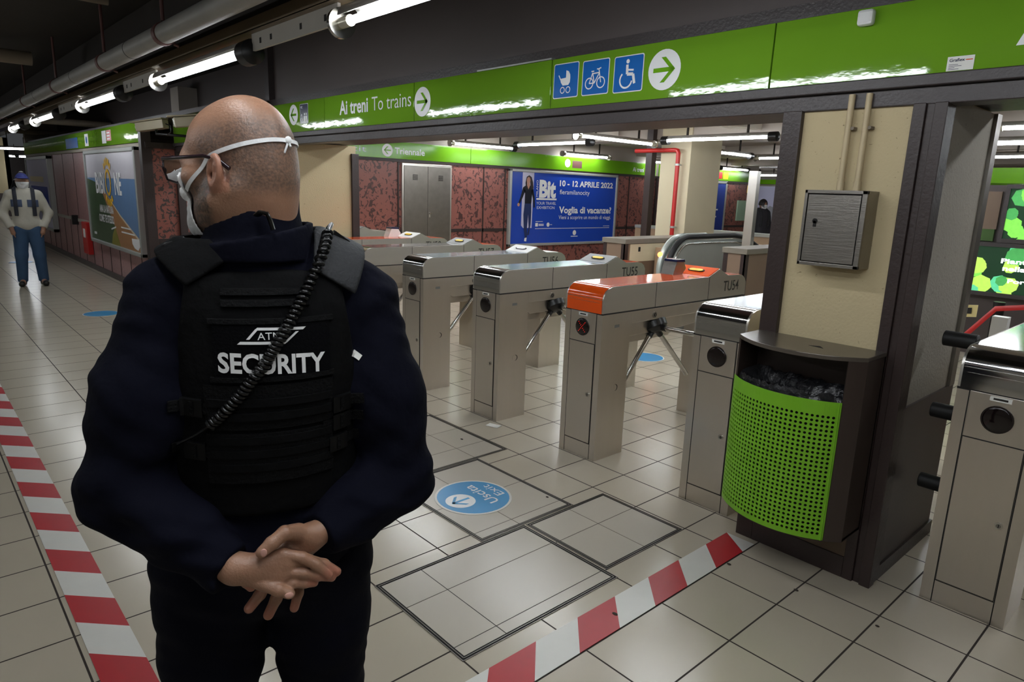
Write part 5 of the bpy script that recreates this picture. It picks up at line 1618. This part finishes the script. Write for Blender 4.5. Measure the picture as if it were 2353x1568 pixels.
    for (xa, za), (xb, zb), wd in (((.001, 1.4165), (.078, 1.4145), .0044), ((.003, 1.4165), (-.012, 1.3995), .0052), ((-.026, 1.3940), (.048, 1.3925), .0046), ((.046, 1.3925), (.066, 1.410), .0052)):
        n = 8
        for i in range(n + 1):
            x, z = xa + (xb - xa) * i / n, za + (zb - za) * i / n
            if abs(xb - xa) > .05: VV += [(x - .0025, z - wd / 2), (x + .0025, z + wd / 2)]
            else: VV += [(x - wd / 2, z), (x + wd / 2, z)]
        k = len(VV) - 2 * n - 2
        FF += [(k + 2 * i, k + 2 * i + 1, k + 2 * i + 3, k + 2 * i + 2) for i in range(n)]
    sewn(VV, FF).build('emblem', M['white'], pt)
    # panels and webbing
    drape_box('lower_panel', M['web'], -.084, .124, 1.245, 1.322, .004, 16, 6)
    drape_box('lower_panel', M['web'], -.084, .122, 1.150, 1.238, .006, 16, 6)
    for z in (1.262, 1.286, 1.172, 1.196, 1.22): drape_box('webbing_strap', M['vest'], -.08, .12, z, z + .013, .009, 16, 2)
    for z in (1.47, 1.452): drape_box('webbing_strap', M['web'], -.05, .09, z, z + .01, .006, 12, 2)
    for x, z in ((-.105, 1.282), (.141, 1.27), (.140, 1.237), (.133, 1.197), (-.104, 1.206)):
        drape_box('side_strap', M['web'], x - .035, x + .04, z - .009, z + .009, .006, 8, 2, rot=.06 * (1 if x > 0 else -1))
        bk_ = drape_box('buckle', M['bucklebl'], x - .017, x + .017, z - .0145, z + .0145, .011, 6, 4)
        drape_box('buckle_bar', M['web'], x - .003, x + .003, z - .011, z + .011, .0125, 2, 3, par=bk_)
    drape_box('care_label', M['paper'], .167, .178, 1.340, 1.357, .003, 3, 3, rot=.9)
    # collar back tab
    b = MB(); b.tube([(.013, -.083, 1.598), (.018, -.089, 1.603), (.028, -.09, 1.601), (.032, -.092, 1.59), (.036, -.094, 1.575)], .0042, 8, flat=(2.2, .8)); b.build('collar_tab', M['coil'], g, smooth=60)
    # coiled radio cord, from the shoulder down to the waist
    way = [(.131, 1.568), (.116, 1.535), (.091, 1.487), (.070, 1.452), (.049, 1.419), (.030, 1.388), (.014, 1.362), (-.008, 1.334), (-.030, 1.305), (-.055, 1.277), (-.078, 1.254)]
    W = np.array(way); tt = np.linspace(0, 1, len(W)); ti = np.linspace(0, 1, 700)
    X = np.interp(ti, tt, W[:, 0]); Z = np.interp(ti, tt, W[:, 1])
    pad_r = padf(pr, .09, .019)
    Y = march(lambda P: np.minimum(outer(P), pad_r(P)), X, Z) - .012
    ker = np.ones(31) / 31
    Y = np.convolve(np.pad(Y, 15, mode='edge'), ker, 'valid')
    C = np.stack([X, Y, Z], 1)
    T = np.gradient(C, axis=0); T /= np.linalg.norm(T, axis=1)[:, None]
    N1 = np.cross(T, (0, 1., 0)); N1 /= np.linalg.norm(N1, axis=1)[:, None]; N2 = np.cross(T, N1)
    th = ti * 2 * PI * 46
    hel = C + .0078 * (np.cos(th)[:, None] * N1 + np.sin(th)[:, None] * N2)
    b = MB(); b.tube(list(hel), .0029, 6)
    b.tube([C[0] + (.0, .0, .0), C[0] + (.012, .04, .012), C[0] + (.005, .09, -.005)], .004, 8)
    e0 = C[-1]; b.tube([e0, e0 + (-.02, .004, -.014), e0 + (-.05, .012, -.03)], .0025, 6)
    b.build('radio_cord', M['coil'], g, smooth=60)
    # clip of the cord on the shoulder
    b = MB(); c0 = C[0] + (.026, .03, -.012)
    b.obox(c0, (.8, 0, -.6), (0, 1, 0), (.6, 0, .8), .016, .012, .005); b.tube([c0 + (-.022, -.01, .01), c0 + (-.02, -.014, -.004), c0 + (.0, -.016, -.014), c0 + (.018, -.012, -.018)], .0016, 6, 1)
    b.build('cord_clip', [M['coil'], M['bar']], g, smooth=40)
    # buckle strap on the left shoulder
    b = MB(); b.obox((-.118, .0, 1.545), (.9, 0, .3), (0, 1, 0), (-.3, 0, .9), .018, .02, .006); b.build('shoulder_clip', M['black'], g, bevel=.003)
    # ---- mask, straps, glasses
    def maskf(P):
        q = toH(P)
        d = np.abs(headf(P, False) - .004) - .0016
        x, y, z = q.T
        edge = .056 + .25 * np.clip(z + .10, -.05, .05) + .010
        d = smax(d, edge - y, .002)
        d = smax(d, z + .018 - .9 * np.clip(y - .085, 0, .1), .002)
        return smax(d, -.118 - z, .002)
    sdf_obj('face_mask', [sdf_mesh(maskf, (-.17, -.02, 1.54), (.06, .16, 1.70), .0028)], M['maskw'], g)
    def wrap(pts, lift=.0022, n=60):
        """points in head coordinates pushed out of the skin"""
        Q = np.array(pts, float); t0 = np.linspace(0, 1, len(Q)); t1 = np.linspace(0, 1, n)
        q = np.stack([np.interp(t1, t0, Q[:, k]) for k in range(3)], 1)
        P = H0 + q @ HR.T
        for _ in range(12):
            d = headf(P, False); e = 1e-3
            G_ = np.stack([(headf(P + np.eye(3)[k] * e, False) - d) / e for k in range(3)], 1)
            G_ /= np.linalg.norm(G_, axis=1)[:, None] + 1e-9
            P = P - G_ * (d - lift)[:, None]
        for _ in range(3): P[1:-1] = (P[:-2] + 2 * P[1:-1] + P[2:]) / 4
        d = headf(P, False)
        return P + G_ * (lift - d)[:, None], G_
    def ribbon(name, pts, wd, mats, lift=.0022):
        P, G_ = wrap(pts, lift)
        T = np.gradient(P, axis=0); T /= np.linalg.norm(T, axis=1)[:, None]
        B = np.cross(T, G_)
        vs = []
        for p, g_, bb in zip(P, G_, B): vs += [p + bb * wd, p + bb * wd + g_ * .0012, p - bb * wd + g_ * .0012, p - bb * wd]
        n = len(P)
        fs = [(i * 4 + k, i * 4 + (k + 1) % 4, (i + 1) * 4 + (k + 1) % 4, (i + 1) * 4 + k) for i in range(n - 1) for k in range(4)]
        b = MB().add(vs, fs)
        return b.build(name, mats, g, smooth=60)
    ribbon('mask_strap', [(-.055, .072, -.04), (-.072, .03, -.008), (-.077, .012, .010), (-.078, -.02, .018), (-.072, -.06, .028), (-.045, -.10, .036), (-.01, -.115, .036), (.02, -.112, .034), (.06, -.07, .028), (.078, -.01, .018), (.07, .035, -.005), (.055, .072, -.04)], .0034, M['maskw'])
    kp, _ = wrap([(-.012, -.115, .036), (-.008, -.116, .035)], .004, 3)
    b = MB(); b.ball(kp[1], (.006, .006, .0075), 10); b.tube([kp[1], kp[1] + (-.004, -.006, -.012), kp[1] + (-.007, -.004, -.02)], .0018, 6); b.tube([kp[1], kp[1] + (.003, -.006, -.01)], .0018, 6)
    b.build('strap_knot', M['maskw'], g, smooth=60)
    gl = MB()
    for s in (-1, 1):
        pts = [fromH((s * x, .112 - .10 * max(0, x - .04), z)) for x, z in ((.010, .012), (.035, .017), (.060, .013), (.063, -.004), (.056, -.022), (.034, -.027), (.014, -.020), (.009, -.004))]
        gl.tube(pts, .0019, 8, closed=True)
        gl.tube([fromH(p) for p in ((s * .062, .109, .012), (s * .074, .098, .011), (s * .0815, .05, .010), (s * .0835, .01, .010), (s * .082, -.015, .004), (s * .080, -.034, -.012))], [.0032, .0032, .003, .003, .0038, .004], 8)
    gl.tube([fromH(p) for p in ((-.010, .113, .008), (0, .117, .011), (.010, .113, .008))], .0018, 8)
    go = gl.build('glasses', M['glassrim'], g, smooth=60)
    for s in (-1, 1):
        b = MB(); b.add([fromH((s * x, .112 - .10 * max(0, x - .04), z)) for x, z in ((.010, .012), (.035, .017), (.060, .013), (.063, -.004), (.056, -.022), (.034, -.027), (.014, -.020), (.009, -.004))], [tuple(range(8))])
        b.build('lens', M['glasslens'], go)
    return g
guard()

def walker(label, loc, rotz, height, top, legs, res=.009, cap_=None, hood=None, hands='pocket', pack=None, mask=True, collar=None, vest=None, hair=None):
    """a standing passenger facing -y in its own frame"""
    t = thing('person', label, 'person', loc, rotz, org=False)
    k = height / 1.70
    A = lambda p: tuple(np.array(p) * k)
    def headp(P):
        d = ell(P, A((0, .0, 1.60)), A((.075, .092, .105)))
        d = smin(d, ell(P, A((0, -.035, 1.545)), A((.055, .05, .07))), .04)
        d = smin(d, cap(P, A((0, -.085, 1.60)), A((0, -.10, 1.57)), .010, .014), .015)
        for s in (-1, 1):
            d = smin(d, ell(P, A((s * .078, .005, 1.59)), A((.012, .02, .033))), .008)
            d = smax(d, -ell(P, A((s * .03, -.095, 1.612)), A((.014, .012, .009))), .01)
        return smin(d, cap(P, A((0, .01, 1.52)), A((0, .02, 1.40)), .055, .06), .03)
    el = [A((s * .29, .03, 1.12)) for s in (-1, 1)]; sh = [A((s * .18, .01, 1.38)) for s in (-1, 1)]
    wr = [A((s * .205, -.06, .90)) for s in (-1, 1)]
    if hands != 'pocket':
        el = [A((s * .24, .03, 1.10)) for s in (-1, 1)]; wr = [A((s * .2, -.16, 1.0)) for s in (-1, 1)]
    def trunk(P):
        d = ell(P, A((0, .0, 1.24)), A((.185, .125, .24)))
        d = smin(d, ell(P, A((0, .0, .96)), A((.175, .125, .16))), .08)
        return smin(d, cap(P, A((-.15, .01, 1.40)), A((.15, .01, 1.40)), .06), .07)
    def legp(P, r=1.):
        d = None
        for s in (-1, 1):
            e = chain(P, [A((s * .09, .0, .88)), A((s * .115, -.01, .48)), A((s * .135, .02, .09))], [.1 * r, .075 * r, .062 * r], .03)
            d = e if d is None else smin(d, e, .02)
        return smin(d, ell(P, A((0, 0, .88)), A((.16, .115, .12))), .04)
    def bodyf(P):
        d = smin(headp(P), trunk(P) + .03, .03)
        for i in (0, 1):
            d = smin(d, chain(P, [sh[i], el[i], wr[i]], [.05, .04, .028], .02), .02)
            h_ = np.array(wr[i])
            d = smin(d, chain(P, [tuple(h_), tuple(h_ + (-.02 * (i * 2 - 1), -.02, -.08 * k))], [.03, .032]), .02)
            for j in range(4):
                b0 = h_ + np.array((-.02 * (i * 2 - 1), -.035 + .018 * j, -.08 * k)); d = smin(d, cap(P, b0, b0 + np.array((-.02 * (i * 2 - 1), -.005, -.06)), .009, .008), .006)
        for s in (-1, 1): d = smin(d, chain(P, [A((s * .09, .0, .88)), A((s * .115, -.01, .48)), A((s * .135, .02, .09)), A((s * .14, -.1, .045))], [.085, .055, .04, .032], .02), .03)
        return d
    def coatf(P):
        d = trunk(P) - .012
        a = None
        for i in (0, 1):
            e = chain(P, [sh[i], el[i], wr[i]], [.072, .062, .048], .03)
            wv = np.array(wr[i]); ax = wv - np.array(el[i]); ax /= np.linalg.norm(ax); e = smax(e, (P - wv) @ ax, .006); a = e if a is None else np.minimum(a, e)
        d = smin(d, a, .03)
        x, y, z = P.T
        d = d + .004 * np.sin(30 * z + 12 * x) * np.sin(17 * x - 8 * z) * np.clip(1 - np.abs(d) / .03, 0, 1)
        d = smax(d, .86 * k - z, .02)
        d = smin(d, np.maximum(np.maximum(np.abs(np.hypot(x, y - .015) - .083) - .010, z - 1.50 * k), 1.42 * k - z), .02)
        d = smax(d, -np.maximum(np.hypot(x, y - .01) - .068, 1.43 * k - z), .01)
        return d
    lo, hi = (-.42, -.28, -.02), (.42, .30, height + .06)
    z0 = lambda V: np.zeros(len(V))
    sdf_obj('body', [sdf_mesh(bodyf, lo, hi, res)], M['skin'], t)
    sdf_obj('jacket', [sdf_mesh(coatf, lo, hi, res)], top, t)
    sdf_obj('trousers', [sdf_mesh(lambda P: smax(smax(legp(P, 1.08), .06 - P[:, 2], .01), P[:, 2] - .98 * k, .01), lo, hi, res)], legs, t)
    for s in (-1, 1):
        sdf_obj('shoe', [sdf_mesh(lambda P: smax(smin(cap(P, A((s * .135, .03, .05)), A((s * .155, -.13, .04)), .045, .042), cap(P, A((s * .135, .02, .05)), A((s * .135, .02, .1)), .045, .045), .02), -P[:, 2], .004), (-.3, -.25, -.02), (.3, .15, .18), res)], M['shoe'], t)
    if mask: sdf_obj('face_mask', [sdf_mesh(lambda P: smax(smax(np.abs(headp(P) - .006) - .005, P[:, 1] + .02, .004), np.maximum(P[:, 2] - 1.59 * k, 1.485 * k - P[:, 2]), .004), (-.2, -.2, 1.4 * k), (.2, .1, 1.7 * k), res * .8)], M['maskw'], t)
    if cap_ is not None:
        sdf_obj('cap', [sdf_mesh(lambda P: smin(smax(np.abs(headp(P) - .010) - .007, 1.635 * k - P[:, 2], .01), rbox(P, A((0, -.115, 1.645)), (.062, .055, .008), .007), .01), (-.2, -.25, 1.55 * k), (.2, .2, 1.85 * k), res * .8)], cap_, t)
    if hair is not None:
        sdf_obj('hair', [sdf_mesh(lambda P: smax(smax(np.abs(headp(P) - .008) - .008, 1.57 * k - P[:, 2] - .9 * np.clip(-P[:, 1] - .02, 0, .2), .01), -P[:, 1] - .09, .01), (-.2, -.25, 1.5 * k), (.2, .2, 1.85 * k), res)], hair, t)
    if pack is not None:
        for s in (-1, 1):
            sdf_obj('backpack_strap', [sdf_mesh(lambda P: smax(np.abs(coatf(P) - .008) - .008, np.maximum(np.abs(P[:, 0] - s * .115 * k) - .026, 1.08 * k - P[:, 2]), .006), (-.25, -.25, 1.0 * k), (.25, .2, 1.6 * k), res * .8)], pack, t)
        sdf_obj('backpack', [sdf_mesh(lambda P: rbox(P, A((0, .21, 1.22)), (.15, .085, .22), .06), (-.25, .05, .9), (.25, .36, 1.6), res * 1.5)], pack, t)
    if vest is not None:
        sdf_obj('jacket_yoke', [sdf_mesh(lambda P: smax(smax(np.abs(coatf(P) - .004) - .005, np.maximum(np.abs(np.abs(P[:, 0]) - .1) - .07, np.abs(P[:, 2] - 1.27 * k) - .055), .004), P[:, 1] + .02, .004), (-.25, -.25, 1.1 * k), (.25, .1, 1.4 * k), res * .8)], vest, t)
    if collar is not None:
        sdf_obj('scarf', [sdf_mesh(lambda P: smax(np.abs(np.hypot(P[:, 0], P[:, 1] - .01) - .068) - .012, np.abs(P[:, 2] - 1.455 * k) - .055, .01), (-.15, -.15, 1.35 * k), (.15, .15, 1.6 * k), res * .8)], collar, t)
    return t
walker('man in blue cap and white mask standing in the corridor, grey jacket, blue jeans', (-12.52, 1.48, 0), math.radians(84), 1.655, mat('grey_jacket', (182, 178, 165), .75, var=.12, bump=.2, bscale=20), mat('blue_jeans', (52, 80, 112), .8, var=.25, scale=7), cap_=mat('blue_cap', (52, 60, 128), .7), pack=mat('dark_pack', (40, 42, 52), .7), collar=mat('black_scarf', (26, 26, 30), .8), vest=mat('navy_yoke', (66, 78, 104), .7))
walker('passenger in dark coat and white mask walking behind the far parapet', (-7.95, 14.9, 0), math.radians(75), 1.66, mat('dark_coat', (44, 42, 48), .8), mat('dark_trousers', (38, 38, 44), .8), res=.014, hair=mat('dark_hair', (30, 25, 24), .6), collar=mat('red_scarf', (150, 30, 44), .7), pack=mat('black_bag', (30, 30, 34), .7))
walker('person in black standing far off behind the man in the cap', (-28.15, 3.33, 0), math.radians(100), 1.75, mat('black_coat', (26, 26, 28), .8), mat('black_trousers', (24, 24, 28), .8), res=.02, hair=mat('black_hair', (24, 20, 20), .6), mask=False)
